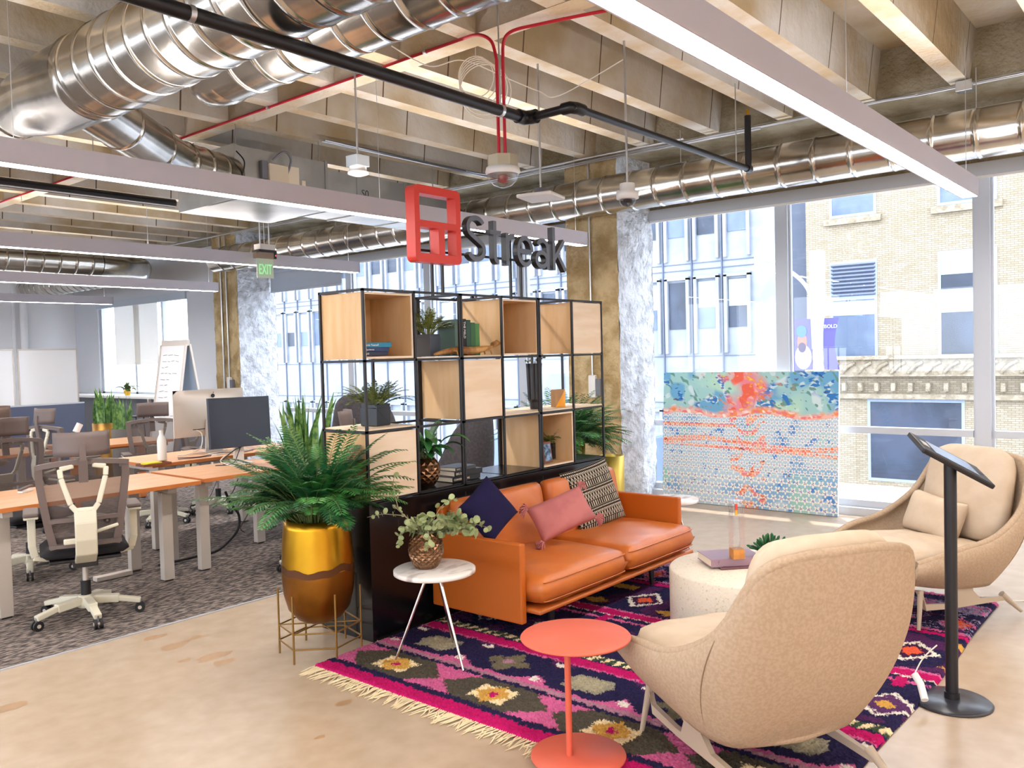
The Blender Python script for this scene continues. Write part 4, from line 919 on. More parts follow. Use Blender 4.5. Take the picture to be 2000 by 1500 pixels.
    C *= (.78+.44*rng.random(X.shape))[..., None]; return C
def rugpos(U, V):
    z = .012+.010*rng.random(U.shape)+.006*noise2(U*3, V*3, 40, 8); e = np.minimum(np.minimum(U, 1-U)*3.1, np.minimum(V, 1-V)*2.6); z = z*np.clip(e/.012, .15, 1)
    j = (rng.random(U.shape+(2,))-.5)*.006
    return np.stack([RX0+(RX1-RX0)*U+j[..., 0]+.035*(1-U)*V*0, RY0+(RY1-RY0)*V+j[..., 1]+.012*np.sin(U*9), z], -1)
root = empty('area_rug', (0, 0, .001), 'shaggy multicoloured rug with diamond and star bands, cream fringe along its near left edge', 'rug')
vcol_mesh('pile', 560, 460, rugpos, rugcol, vmat('rug_wool', .95), root)
b = MB(); b.box(RX0+.01, RY0+.01, 0, RX1-.01, RY1-.01, .008, m_navy); b.build('backing', root)
b = MB(); y = RY0; mf = mat('fringe_cream', '#e5d5b0', .9)
while y < RY1:
    l = random.uniform(.05, .12); a = random.uniform(-.03, .03); b.tube([(RX0+.01, y, .01), (RX0-.02, y+a*.3, .012), (RX0-l*.6, y+a, .008), (RX0-l, y+a*1.6, .005)], [.0035, .003, .004, .0015], mf, n=4, cap=False); y += random.uniform(.006, .014)
o = b.build('fringe', root); o['kind'] = 'stuff'

# ================================================================== SOFA
root = empty('leather_sofa', (3.54, 2.90, .022), 'low orange leather two seat sofa on black metal legs, on the rug', 'sofa')
def bx(b, x0, y0, z0, x1, y1, z1, M): return b.box(x0, y0, z0-.022, x1, y1, z1-.022, M)
b = MB(); bx(b, .0, .03, .12, .045, .72, .565, m_leath2); b.build('arm', root, bevel=.010)
b = MB(); bx(b, 1.755, .03, .17, 1.80, .72, .565, m_leath2); b.build('arm', root, bevel=.010)
b = MB(); bx(b, .05, .66, .18, 1.75, .73, .70, m_leath2); b.build('back_panel', root, bevel=.02)
b = MB(); bx(b, .05, -.06, .175, 1.80, .7, .205, m_leath); b.build('seat_frame', root, bevel=.012)
def cushion(root, name, c, size, M, R=None, n=26, e=.16, crown=.03, wr=.006, rnd=.03):
    R = R or Matrix.Identity(3); sx, sy, sz = size; c = Vector(c); b = MB(); N_ = n
    def surf(u, v, sg):
        a = 2*u-1; d = 2*v-1; k = 6.0
        f = (max(0, 1-abs(a)**k)*max(0, 1-abs(d)**k))**e
        cr = crown*(1-a*a)*(1-d*d); wrk = wr*math.sin(a*9+d*3.2)*math.sin(d*5+a)*(abs(a)**.6)*(1-a**4)
        z = sg*(sz/2-.012)*f+sg*cr+wrk*f
        return c+R @ Vector((a*sx/2*(1-.015*(1-d*d)-rnd*abs(d)**5), d*sy/2*(1-.015*(1-a*a)-rnd*abs(a)**5), z))
    b.grid(lambda u, v: surf(u, v, 1), N_, N_, M); b.grid(lambda u, v: surf(1-u, v, -1), N_, N_, M); return b.build(name, root, recalc=True)
for x in (.475, 1.345):
    sc_ = cushion(root, 'seat_cushion', (x, .27, .305-.022), (.868, .74, .19), m_leath, wr=.007, e=.12)
    for dz in (.05, -.055):
        b = MB(); pts = rrp = [(x+.423*sx, .27+.364*sy, .283+dz) for sx, sy in ((-.96, -.93), (-.9, -.965), (-.5, -.98), (0, -.975), (.5, -.98), (.9, -.965), (.96, -.93))]; b.tube(arc(pts, 4), .0035, m_leath, n=6); b.build('piping', sc_)
    Rb = Matrix.Rotation(PI/2-.16, 3, 'X'); cushion(root, 'back_cushion', (x-.02 if x < 1 else x-.01, .56, .55-.022), (.84, .42, .15), m_leath, Rb, crown=.03)
for x in (.3, 1.42):
    for y in (.06, .62):
        b = MB(); b.prism([(x-.012, 0), (x+.012, 0), (x+.03, .15), (x-.03, .15)], y-.008, y+.008, m_blk, 'y'); b.box(x-.03, y-.03, .135, x+.1, y+.03, .153, m_blk); b.build('leg', root)
# pillows
def pillow(name, loc, w_, h_, t, M, rot, label, extra=None):
    root = empty(name, loc, label, 'cushion'); R = Matrix.Rotation(rot[2], 3, 'Z') @ Matrix.Rotation(rot[0], 3, 'X') @ Matrix.Rotation(rot[1], 3, 'Z')
    b = MB(); b.puff(w_, h_, t, M, R, e=.5, n=20); b.build('cover', root, recalc=True)
    if extra: extra(root, R, w_, h_)
    return root
q = at(930, 1013, Y=3.26)
pillow('throw_pillow', (q.x+.12, 3.27, q.z+.03), .29, .29, .11, m_navy, (PI/2-.35, .6, -.25), 'dark navy cushion propped in the left corner of the orange sofa')
def tassels(root, R, w_, h_):
    for sx, sy in ((-1, 1), (-1, -1), (1, -1), (1, 1)):
        p = R @ Vector((sx*w_*.47, sy*h_*.46, 0)); b = MB()
        for k in range(26):
            d = (R @ Vector((sx*.6+random.uniform(-.5, .5), sy*.25+random.uniform(-.5, .5), random.uniform(-.4, .4)))).normalized()*.055; b.tube([p, p+d*.5+Vector((0, 0, .004)), p+d-Vector((0, 0, .01))], [.003, .006, .004], m_rose, n=4)
        b.lathe([(0, -.008), (.009, 0), (0, .008)], m_cream, p*1.03, n=8); b.build('tassel', root)
q = at(1097, 1003, Y=3.14)
pillow('throw_pillow', (q.x, 3.14, q.z), .40, .235, .11, m_rose, (PI/2-.45, .33, -.6), 'dusty rose lumbar cushion with corner tassels in the middle of the sofa', tassels)
def wovencol():
    M = mat('woven_black_cream', '#2c2724', .95, bump=.3, bs=200); N = M.node_tree.nodes; L = M.node_tree.links
    tc = N.new('ShaderNodeTexCoord'); mp = N.new('ShaderNodeMapping'); L.new(tc.outputs['UV'], mp.inputs[0])
    return M
def weavecol(U, V):
    base = HC('#2b2623'); cr = HC('#c9bfae'); C = np.zeros(U.shape+(3,)); C[:] = base; r = (V*9); row = np.floor(r).astype(int); f = r-row; u = U*22
    A_ = (row % 3 == 0) & (np.abs((u % 1)-.5) < .17) & (f > .12) & (f < .88); B_ = (row % 3 == 1) & (np.abs(np.abs((u*.8 % 1)-.5)*1.6-f*.8) < .16); D_ = (row % 3 == 2) & ((np.abs(f-.25) < .1) | (np.abs(f-.7) < .1)) & ((u*1.4 % 1) < .6)
    C[A_ | B_ | D_] = cr; C[(f < .05)] = cr*.6; return C
q = at(1158, 968, Y=3.36)
root = empty('throw_pillow', (q.x, 3.36, q.z), 'square black and cream woven cushion at the right end of the sofa', 'cushion')
Rw = Matrix.Rotation(-.25, 3, 'Z') @ Matrix.Rotation(PI/2-.3, 3, 'X') @ Matrix.Rotation(.17, 3, 'Z'); RwN = np.array(Rw)
def wpos(sg):
    def f(U, V):
        a = 2*U-1; d = 2*V-1; w_ = .44; z = sg*.065*(np.clip(1-a**4, 0, 1)*np.clip(1-d**4, 0, 1))**.5; x = a*w_/2*(1-.05*(1-d*d)); y = d*w_/2*(1-.05*(1-a*a)); return np.stack([x, y, z], -1) @ RwN.T
    return f
mw = vmat('woven_cushion', .95, bump=.3, bs=150)
vcol_mesh('cover', 150, 150, wpos(1), weavecol, mw, root); vcol_mesh('back_cover', 30, 30, wpos(-1), weavecol, mw, root)

# ================================================================== SMALL TABLES
root = empty('side_table', (3.09, 3.14, .022), 'round white marble side table on three splayed metal legs', 'side table')
b = MB(); b.lathe([(.0, .455), (.205, .455), (.213, .46), (.213, .478), (.205, .482), (0, .482)], m_marble, n=56, cap=False); b.build('table_top', root)
for a in (1.95+.4, 4.05+.2, 6.15+.25):
    f = 0
for fx, fy in ((2.956, 3.312), (3.055, 2.921), (3.331, 3.257)):
    dx, dy = fx-3.09, fy-3.14
    b = MB(); b.tube([(dx*.16, dy*.16, .455), (dx, dy, 0)], [.009, .006], m_nick, n=10); b.build('leg', root)
q = at(833, 1108, Z=.505); root = empty('eucalyptus_vase', (q.x, q.y, .5045), 'copper diamond-textured vase of eucalyptus on the marble side table', 'vase')
facetpot(root, .088, .185, n=17, rows=14)
b = MB(); tw = MB(); IR, UPV = Vector((RT[0], RT[1], 0)), Vector((0, 0, 1)); BK = Vector((FW[0], FW[1], 0))
def eu(pts, n, r=.016, tr=.003):
    P_ = arc(pts, 6); tw.tube(P_, [tr*(1-.6*i/len(P_)) for i in range(len(P_))], m_twig, n=5, cap=False)
    for k in range(n):
        i = int((.25+.75*(k+.5)/n)*(len(P_)-1)); p = P_[i]
        for sg in (1, -1):
            d = (IR*random.uniform(-1, 1)+UPV*random.uniform(-.6, .8)+BK*random.uniform(-1, 1)).normalized(); rr = r*random.uniform(.65, 1.25); c = p+d*rr*1.2; nn = Vector((random.uniform(-1, 1), random.uniform(-1, 1), random.uniform(-.4, 1))).normalized(); ux = (d-nn*d.dot(nn)).normalized(); uy = nn.cross(ux)
            m8 = 9; b.add([c+ux*rr*math.cos(2*PI*j/m8)+uy*rr*.9*math.sin(2*PI*j/m8) for j in range(m8)], [tuple(range(m8))], m_euc)
def V3(r, u, k=0): return IR*r+UPV*u+BK*k
o0 = V3(0, .15)
eu([o0, V3(-.09, .25, .02), V3(-.17, .33, .02)], 5, tr=.006)
eu([V3(-.11, .27, .02), V3(-.16, .28, 0), V3(-.22, .29, -.03), V3(-.3, .27, 0)], 5, .014)
eu([V3(-.14, .31, .02), V3(-.15, .37, 0), V3(-.16, .44, 0), V3(-.15, .49, 0)], 4, .013)
eu([V3(-.06, .22, 0), V3(-.1, .22, -.03), V3(-.13, .17, -.05), V3(-.14, .12, -.05)], 6, .016)
for k in range(15):
    a = random.uniform(-.3, 3.4); L_ = random.uniform(.12, .22); kk = random.uniform(-.12, .12)
    eu([o0, V3(math.cos(a)*L_*.5+.02, .19+math.sin(a)*.06, kk*.5), V3(math.cos(a)*L_+.05, .2+math.sin(a)*L_*.45, kk)], 6, .019, .002)
eu([o0, V3(.1, .23, -.02), V3(.2, .21, -.04), V3(.26, .17, -.05)], 12, .024)
eu([o0, V3(.12, .24, .05), V3(.22, .22, .05), V3(.33, .19, .05)], 11, .02)
eu([o0, V3(.02, .22, -.09), V3(.03, .17, -.12), V3(.02, .11, -.12)], 6, .015)
eu([o0, V3(.05, .26, 0), V3(.1, .33, 0), V3(.17, .36, 0)], 6, .015)
b.build('leaves', root); tw.build('twigs', root)
ct = (2.655, 1.93)
root = empty('coral_table', (*ct, .0), 'round coral red metal side table with a slim stem and disc base', 'side table')
b = MB(); b.lathe([(0, .492), (.212, .492), (.216, .497), (.212, .502), (0, .502)], m_coral, n=64, cap=False); b.build('table_top', root)
b = MB(); b.tube([(-.03, .02, .03), (-.03, .02, .494)], .0125, m_coral, n=16); b.build('stem', root)
b = MB(); b.lathe([(0, .024), (.185, .024), (.187, .028), (.185, .034), (0, .034)], m_coral, n=56, cap=False); b.build('base_disc', root)
cc = (4.56, 2.08)
root = empty('drum_table', (*cc, .022), 'round cream stone drum coffee table in the middle of the rug', 'coffee table')
b = MB(); b.lathe([(0, 0), (.44, 0), (.448, .01), (.448, .318), (.438, .328), (0, .328)], m_terr, n=72, cap=False); b.build('drum', root)
TZ = .351
q = at(1405, 1112, Z=TZ); rzb = -.75
book(q.x-.01, q.y-.02, TZ, .30, .2, .012, mat('book_mauve', '#6e4a52', .5), 'thin dark booklet underneath the thick book on the drum table', rz=rzb)
book(q.x-.04, q.y+.03, TZ+.013, .31, .23, .045, mat('book_lilac', '#8f7484', .5), 'thick mauve hardcover book on the cream drum coffee table', rz=rzb)
bz = TZ+.059
q = at(1443, 1092, Z=bz); root = empty('acrylic_award', (q.x+.02, q.y+.02, bz), 'tall clear acrylic block with a coloured strip and wooden foot, on the book', 'ornament', rz=rzb)
b = MB(); b.box(-.034, -.034, .055, .034, .034, .33, m_acr); b.build('acrylic_block', root)
b = MB(); b.box(-.033, -.033, 0, .033, .033, .055, mat('wood_foot', '#c98a45', .5, c2='#b5762f', ns=20)); b.build('wooden_foot', root)
b = MB(); b.box(-.008, -.006, .245, .006, .002, .275, mat('strip_yellow', '#f0a818', .5)); b.box(-.008, -.006, .275, .006, .002, .31, mat('strip_red', '#e0241c', .5)); b.box(.006, -.004, .25, .010, .002, .29, mat('strip_green', '#2f6b4a', .5)); b.build('coloured_strip', root)
q = at(1500, 1105, Z=TZ); root = empty('potted_succulent', (q.x+.03, q.y, TZ), 'small branching green succulent in a black pot on the drum table', 'potted plant')
b = MB(); b.lathe([(.0, 0), (.045, 0), (.052, .09), (.046, .09), (.044, .075), (0, .075)], m_blkpot, n=28, cap=False); b.build('pot', root)
b = MB()
for i in range(70):
    a = random.uniform(0, 6.3); e = random.uniform(.2, 1.5); L_ = random.uniform(.05, .11); p0 = Vector((random.uniform(-.03, .03), random.uniform(-.03, .03), .075)); d = Vector((math.cos(a)*math.cos(e), math.sin(a)*math.cos(e), math.sin(e))); b.tube([p0, p0+d*L_*.6, p0+d*L_, p0+d*(L_+.01)], [.003, .004, .008, .003], m_leafd, n=6)
b.build('foliage', root)
# marble table behind the sofa's right arm
q = at(1352, 975, Z=.5); root = empty('side_table', (5.78, 3.25, .0), 'round marble table showing just past the right arm of the sofa', 'side table')
b = MB(); b.lathe([(0, .435), (.195, .435), (.2, .44), (.2, .46), (0, .463)], m_marble, n=48, cap=False); b.build('table_top', root)
for a in (.5, 2.6, 4.7):
    b = MB(); b.tube([(.03*math.cos(a), .03*math.sin(a), .435), (.17*math.cos(a), .17*math.sin(a), 0)], .007, m_nick, n=8); b.build('leg', root)

# ================================================================== ARMCHAIRS
def crv(xs, ys, t):
    for i in range(len(xs)-1):
        if t <= xs[i+1]+1e-9:
            a = ys[max(i-1, 0)]; b_ = ys[i]; c = ys[i+1]; d = ys[min(i+2, len(ys)-1)]; h = xs[i+1]-xs[i]
            m0 = (c-a)/((xs[i+1]-xs[max(i-1, 0)]) or 1)*h; m1 = (d-b_)/((xs[min(i+2, len(ys)-1)]-xs[i]) or 1)*h; u = (t-xs[i])/h
            return (2*u**3-3*u*u+1)*b_+(u**3-2*u*u+u)*m0+(-2*u**3+3*u*u)*c+(u**3-u*u)*m1
    return ys[-1]
SS = [0, .2, .36, .46, .6, .8, 1]
RXs = [0, .20, .315, .375, .405, .40, .34]; RYs = [-.50, -.49, -.455, -.34, -.10, .18, .43]; RZs = [.905, .895, .84, .64, .50, .45, .385]
MXs = [0, .21, .355, .405, .42, .405, .34]; MYs = [-.43, -.42, -.36, -.26, -.05, .2, .45]; MZs = [.52, .52, .5, .44, .39, .36, .33]
BXs = [0, .15, .25, .29, .30, .29, .25]; BYs = [-.25, -.245, -.22, -.14, 0, .2, .40]; BZs = [.20, .20, .20, .205, .215, .235, .27]
def shellpt(s, t):
    a = abs(s); sg = 1 if s >= 0 else -1
    p0 = Vector((crv(SS, BXs, a), crv(SS, BYs, a), crv(SS, BZs, a))); p1 = Vector((crv(SS, MXs, a), crv(SS, MYs, a), crv(SS, MZs, a))); p2 = Vector((crv(SS, RXs, a), crv(SS, RYs, a), crv(SS, RZs, a)))
    c = p1*2-(p0+p2)*.5; c.x = min(c.x, max(p0.x, p2.x, p1.x)+.06)
    p = p0*(1-t)**2+c*2*t*(1-t)+p2*t*t; return Vector((p.x*sg, p.y, p.z))
def armchair(loc, rz, label, pil=False):
    root = empty('lounge_chair', loc, label, 'armchair', None, rz)
    b = MB(); ns_, nt = 56, 16
    b.grid(lambda u, v: shellpt(2*u-1, v), ns_, nt, m_taupe)
    def bot(u, v):
        a = u; p = shellpt(a, 0); return Vector((p.x*(2*v-1), p.y, p.z-.015*(1-(2*v-1)**2)))
    b.grid(bot, 28, 12, m_taupe)
    def lip(u, v): # front closing lip
        p = shellpt(1, u*.55); return Vector((p.x*(2*v-1), p.y+.03*(1-(2*v-1)**2), p.z-.02*(1-(2*v-1)**2)*u))
    b.grid(lip, 4, 12, m_taupe)
    o = b.build('shell', root, recalc=True); sm = o.modifiers.new('s', 'SOLIDIFY'); sm.thickness = .035; sm.offset = 0; sm.use_even_offset = False; o.modifiers.new('b', 'BEVEL').width = .01; o.modifiers['b'].angle_limit = .9; o.modifiers['b'].limit_method = 'ANGLE'; o.modifiers['b'].segments = 2
    b = MB()
    b.tube([shellpt((i-30)/30, 1)+Vector((0, 0, .004)) for i in range(61)], .02, m_taupe, n=8); b.build('rim_piping', root)
    for sg in (-1, 1):
        b = MB(); b.tube([shellpt(sg*.45, j/12)*1.0+Vector((sg*.018, -.004, 0)) for j in range(1, 12)], .0022, mat('seam_thread', '#8a735c', .9), n=4); b.build('seam', root)
    cushion(root, 'seat_cushion', (0, .06, .37), (.66, .76, .13), m_cream, Matrix.Rotation(.07, 3, 'X'), n=24, crown=.03, wr=.006, rnd=.10)
    cushion(root, 'back_cushion', (0, -.355, .675), (.60, .58, .13), m_cream, Matrix.Rotation(PI/2+.22, 3, 'X'), n=24, crown=.04, wr=.008, rnd=.17, e=.25)
    if pil: 
        b = MB(); b.puff(.38, .26, .17, m_cream, Matrix.Rotation(PI/2+.35, 3, 'X') @ Matrix.Rotation(.12, 3, 'Z'), (.06, -.15, .53), n=18); b.build('lumbar_pillow', root, recalc=True)
    for sg in (-1, 1):
        x = sg*.27
        b = MB(); b.prism([(.33, .22), (.36, .22), (.30, .14), (.12, .12), (-.12, .12), (-.28, .11), (-.33, .10), (-.33, .08), (-.2, .085), (.1, .09), (.3, .105)], x-.011, x+.011, m_taupel, 'x')
        b.prism([(-.05, .22), (.12, .22), (.06, .17), (.08, .12), (-.12, .12), (-.06, .17)], x-.011, x+.011, m_taupel, 'x'); b.build('side_frame', root)
        b = MB(); b.tube([(x, .33, .22), (x*1.08, .37, .01)], [.017, .010], m_taupel, n=10); b.build('leg', root)
        b = MB(); b.tube([(x, -.3, .12), (x*1.12, -.42, .01)], [.019, .010], m_taupel, n=10); b.build('leg', root)
    return root
armchair((3.06, 1.38, .018), math.radians(60)-PI/2, 'nearest beige lounge chair, seen from behind at the lower right of the rug')
armchair((5.42, 1.36, .018), math.radians(152)-PI/2, 'far beige lounge chair beside the window, with a small lumbar pillow', True)

# ================================================================== TABLET STAND
root = empty('tablet_stand', (4.10, .92, .0), 'black pedestal stand holding a tilted tablet, beside the rug at right', 'tablet stand')
b = MB(); b.lathe([(0, .0), (.163, 0), (.165, .006), (.155, .014), (.05, .022), (0, .022)], mat('stand_base', '#2c2d36', .3), n=56, cap=False); b.build('base_plate', root)
b = MB(); b.tube([(0, 0, .02), (0, 0, 1.07)], .026, m_blk, n=24); b.tube([(0, 0, .02), (0, 0, .05)], .032, m_blk, n=20); b.build('pole', root)
dr = Vector((RT[0], RT[1], 0)).normalized(); fw_ = Vector((FW[0], FW[1], 0)).normalized(); ang = math.radians(29)
xa_ = (dr*math.cos(ang)-Vector((0, 0, math.sin(ang)))).normalized(); nrm = (dr*math.sin(ang)+Vector((0, 0, math.cos(ang)))).normalized(); nrm = (nrm-fw_*.30).normalized(); fw_ = nrm.cross(xa_).normalized()
tl = math.radians(2); Rt = Matrix((xa_, fw_, nrm)).transposed()
c0 = Vector((0, 0, 1.085))+dr*.0
b = MB(); b.obox(c0, (.35, .215, .022), m_blk, Rt); b.build('enclosure', root, bevel=.006)
b = MB(); b.obox(c0+nrm*.0125, (.215, .15, .002), mat('tablet_glass', '#6d7280', .08), Rt); b.build('screen', root)
b = MB(); b.obox(c0+nrm*.0125-xa_*.135+fw_*0, (.03, .06, .002), mat('label_grey', '#b5b3b0', .6), Rt); b.build('label_sticker', root)
b = MB()
for i in range(3): b.obox(c0+nrm*.0125+xa_*.145+fw_*(-.012+.012*i), (.016, .004, .002), m_grey, Rt)
b.build('logo_mark', root)
root = empty('power_adapter', (3.93, .99, .0), 'white power adapter and plug lying against the tablet stand base', 'adapter')
b = MB(); b.tube([(.0, .0, .05), (.05, .03, .1), (.07, .06, .13)], .016, m_wht, n=12); b.tube(arc([(.07, .06, .13), (.1, .03, .2), (.13, -.02, .26)]), .003, m_cable, n=5); b.build('plug', root)
b = MB(); b.tube(arc([(5.9, 1.2, .006), (5.85, 1.05, .03), (5.95, .95, .006), (6.1, .85, .006)]), .0035, m_cable, n=5); b.tube(arc([(6.1, .85, .008), (6.6, .4, .008), (7.2, 0, .008)]), .006, m_grey, n=6)
tag(b.build('floor_cable'), 'thin cable with a grey inline adapter on the floor behind the far lounge chair', 'cable')

# ================================================================== PAINTING
def paintcol(U, V):
    X = U*1.9; Y = V*1.36; C = np.zeros(U.shape+(3,)); n1 = noise2(X, Y, 6, 11); n2 = noise2(X+Y*.5, Y-X*.6, 13, 12); n3 = noise2(X+5+Y*.6, Y, 26, 13); n4 = noise2(X+2, Y, 4, 14); n5 = noise2(X*.7+Y, Y*1.2-X*.4, 38, 15)
    def sm(a, lo, hi): return np.clip((a-lo)/(hi-lo), 0, 1)[..., None]
    def mixin(c, a): C[:] = C*(1-a)+HC(c)*a
    def put(m_, c): C[m_] = HC(c) if isinstance(c, str) else c
    ed = .69+.018*np.sin(U*13)+.02*(n2-.5); top = V > ed
    C[:] = HC('#a8d6d6'); mixin('#74b2da', sm(n1, .45, .6)); mixin('#b9e2cf', sm(n4, .6, .75)); mixin('#dcecf2', sm(n2, .62, .72)*.8); mixin('#3f82c9', sm(n2*.6+n5*.4, .62, .66)*sm(n1, .35, .5)); mixin('#6f9f9a', sm(n3, .8, .84)); mixin('#2b4f9e', sm(n5, .88, .9)*sm(n1, .4, .5)); mixin('#8a6a4a', sm(n5, .955, .96))
    cen = np.abs(U-.5+.04*np.sin(V*20)+.10*(n2-.5)); a = np.clip(1.25-cen/.10, 0, 1)[..., None]; T = top[..., None]
    mixin('#f090a0', a*T); mixin('#f5b9b4', sm(n3, .55, .7)*a*T); mixin('#f0705c', sm(n2, .55, .62)*a*T); mixin('#f7a24e', sm(n5, .6, .68)*np.clip(1.3-np.abs(U-.55)/.05, 0, 1)[..., None]*T); mixin('#f5d35e', sm(n5, .86, .88)*np.clip(1.4-cen/.18, 0, 1)[..., None]*T); mixin('#f07f5a', sm(n3*.5+n5*.5, .72, .75)*np.clip(1.3-cen/.2, 0, 1)[..., None]*T)
    band = np.clip(1.2-np.abs(V-ed)/.032, 0, 1)[..., None]; mixin('#f8c4b8', band); mixin('#f59a5a', band*sm(n2, .5, .6)); mixin('#f2858a', band*sm(n5, .6, .7)); mixin('#fdf3ee', band*sm(n3, .7, .8))
    bt = ~(V > ed-.015); B = bt[..., None]
    base = np.zeros_like(C); base[:] = HC('#c3def0'); q = sm(n1, .5, .7); base = base*(1-q)+HC('#8dbcE6'.lower())*q; q = sm(n4, .62, .8); base = base*(1-q)+HC('#a6dbd6')*q; q = sm(n2, .78, .85); base = base*(1-q)+HC('#5a94dc')*q; C[bt] = base[bt]
    bd = bt & ((np.abs(V-.47-.03*np.sin(U*6)) < .016+.01*n1) | (np.abs(V-.44+.05*(U-.3)) < .012) | ((np.abs(U-.52) < .10+.03*(n2-.5)) & (np.abs(((V*9.5+1.6*n1+.5*n2) % 1)-.5) < .25) & (n4+n2 > .75)) | ((np.abs(V-.6) < .012) & (U < .45)))
    put(bd & (n3 > .2), '#f4b3a4'); put(bd & (n5 > .62), '#ef7f66'); put(bd & (n2 > .66), '#ee8f9c'); put(bd & (n5 < .12), '#f6c37a')
    sc = np.where(V < .26, 24., 33.); gy = sc*.70; r0 = np.floor(V*gy); aa = (U*sc+.5*(r0 % 2)) % 1-.5; r = (V*gy) % 1-.5; rad = np.sqrt(aa*aa+r*r); th = np.arctan2(r, aa); pet = .36+.15*np.cos(5*th+1.5)
    fl = bt & (rad < pet); put(fl, '#fbfaf7'); put(fl & bd & (n3 > .4), '#fde3cf'); put(bt & (rad < .17) & (np.cos(3*th+n3*5) > .0), '#4656b8'); put(bt & (n5 > .965), '#6a4a44'); return C
ph_ = 1.36; lean = .09
root = empty('abstract_painting', (8.0, 2.76, 0.0), 'large blue and pink abstract canvas leaning on the windows, with white flower pattern', 'painting')
def ppos(U, V): return np.stack([.0+lean*V, 1.86*(1-U)+0*V, ph_*V+.004], -1)
vcol_mesh('canvas', 620, 450, ppos, paintcol, vmat('painted_canvas', .8, bump=.2, bs=200), root)
b = MB(); vs = [(.0+lean*v+dx, y, ph_*v+.002) for dx in (.001, .035) for v in (0, 1) for y in (0, 1.86)]; b.add(vs, [(4, 5, 7, 6), (0, 1, 5, 4), (2, 6, 7, 3), (0, 4, 6, 2), (1, 3, 7, 5)], m_wht); b.build('stretcher_frame', root)

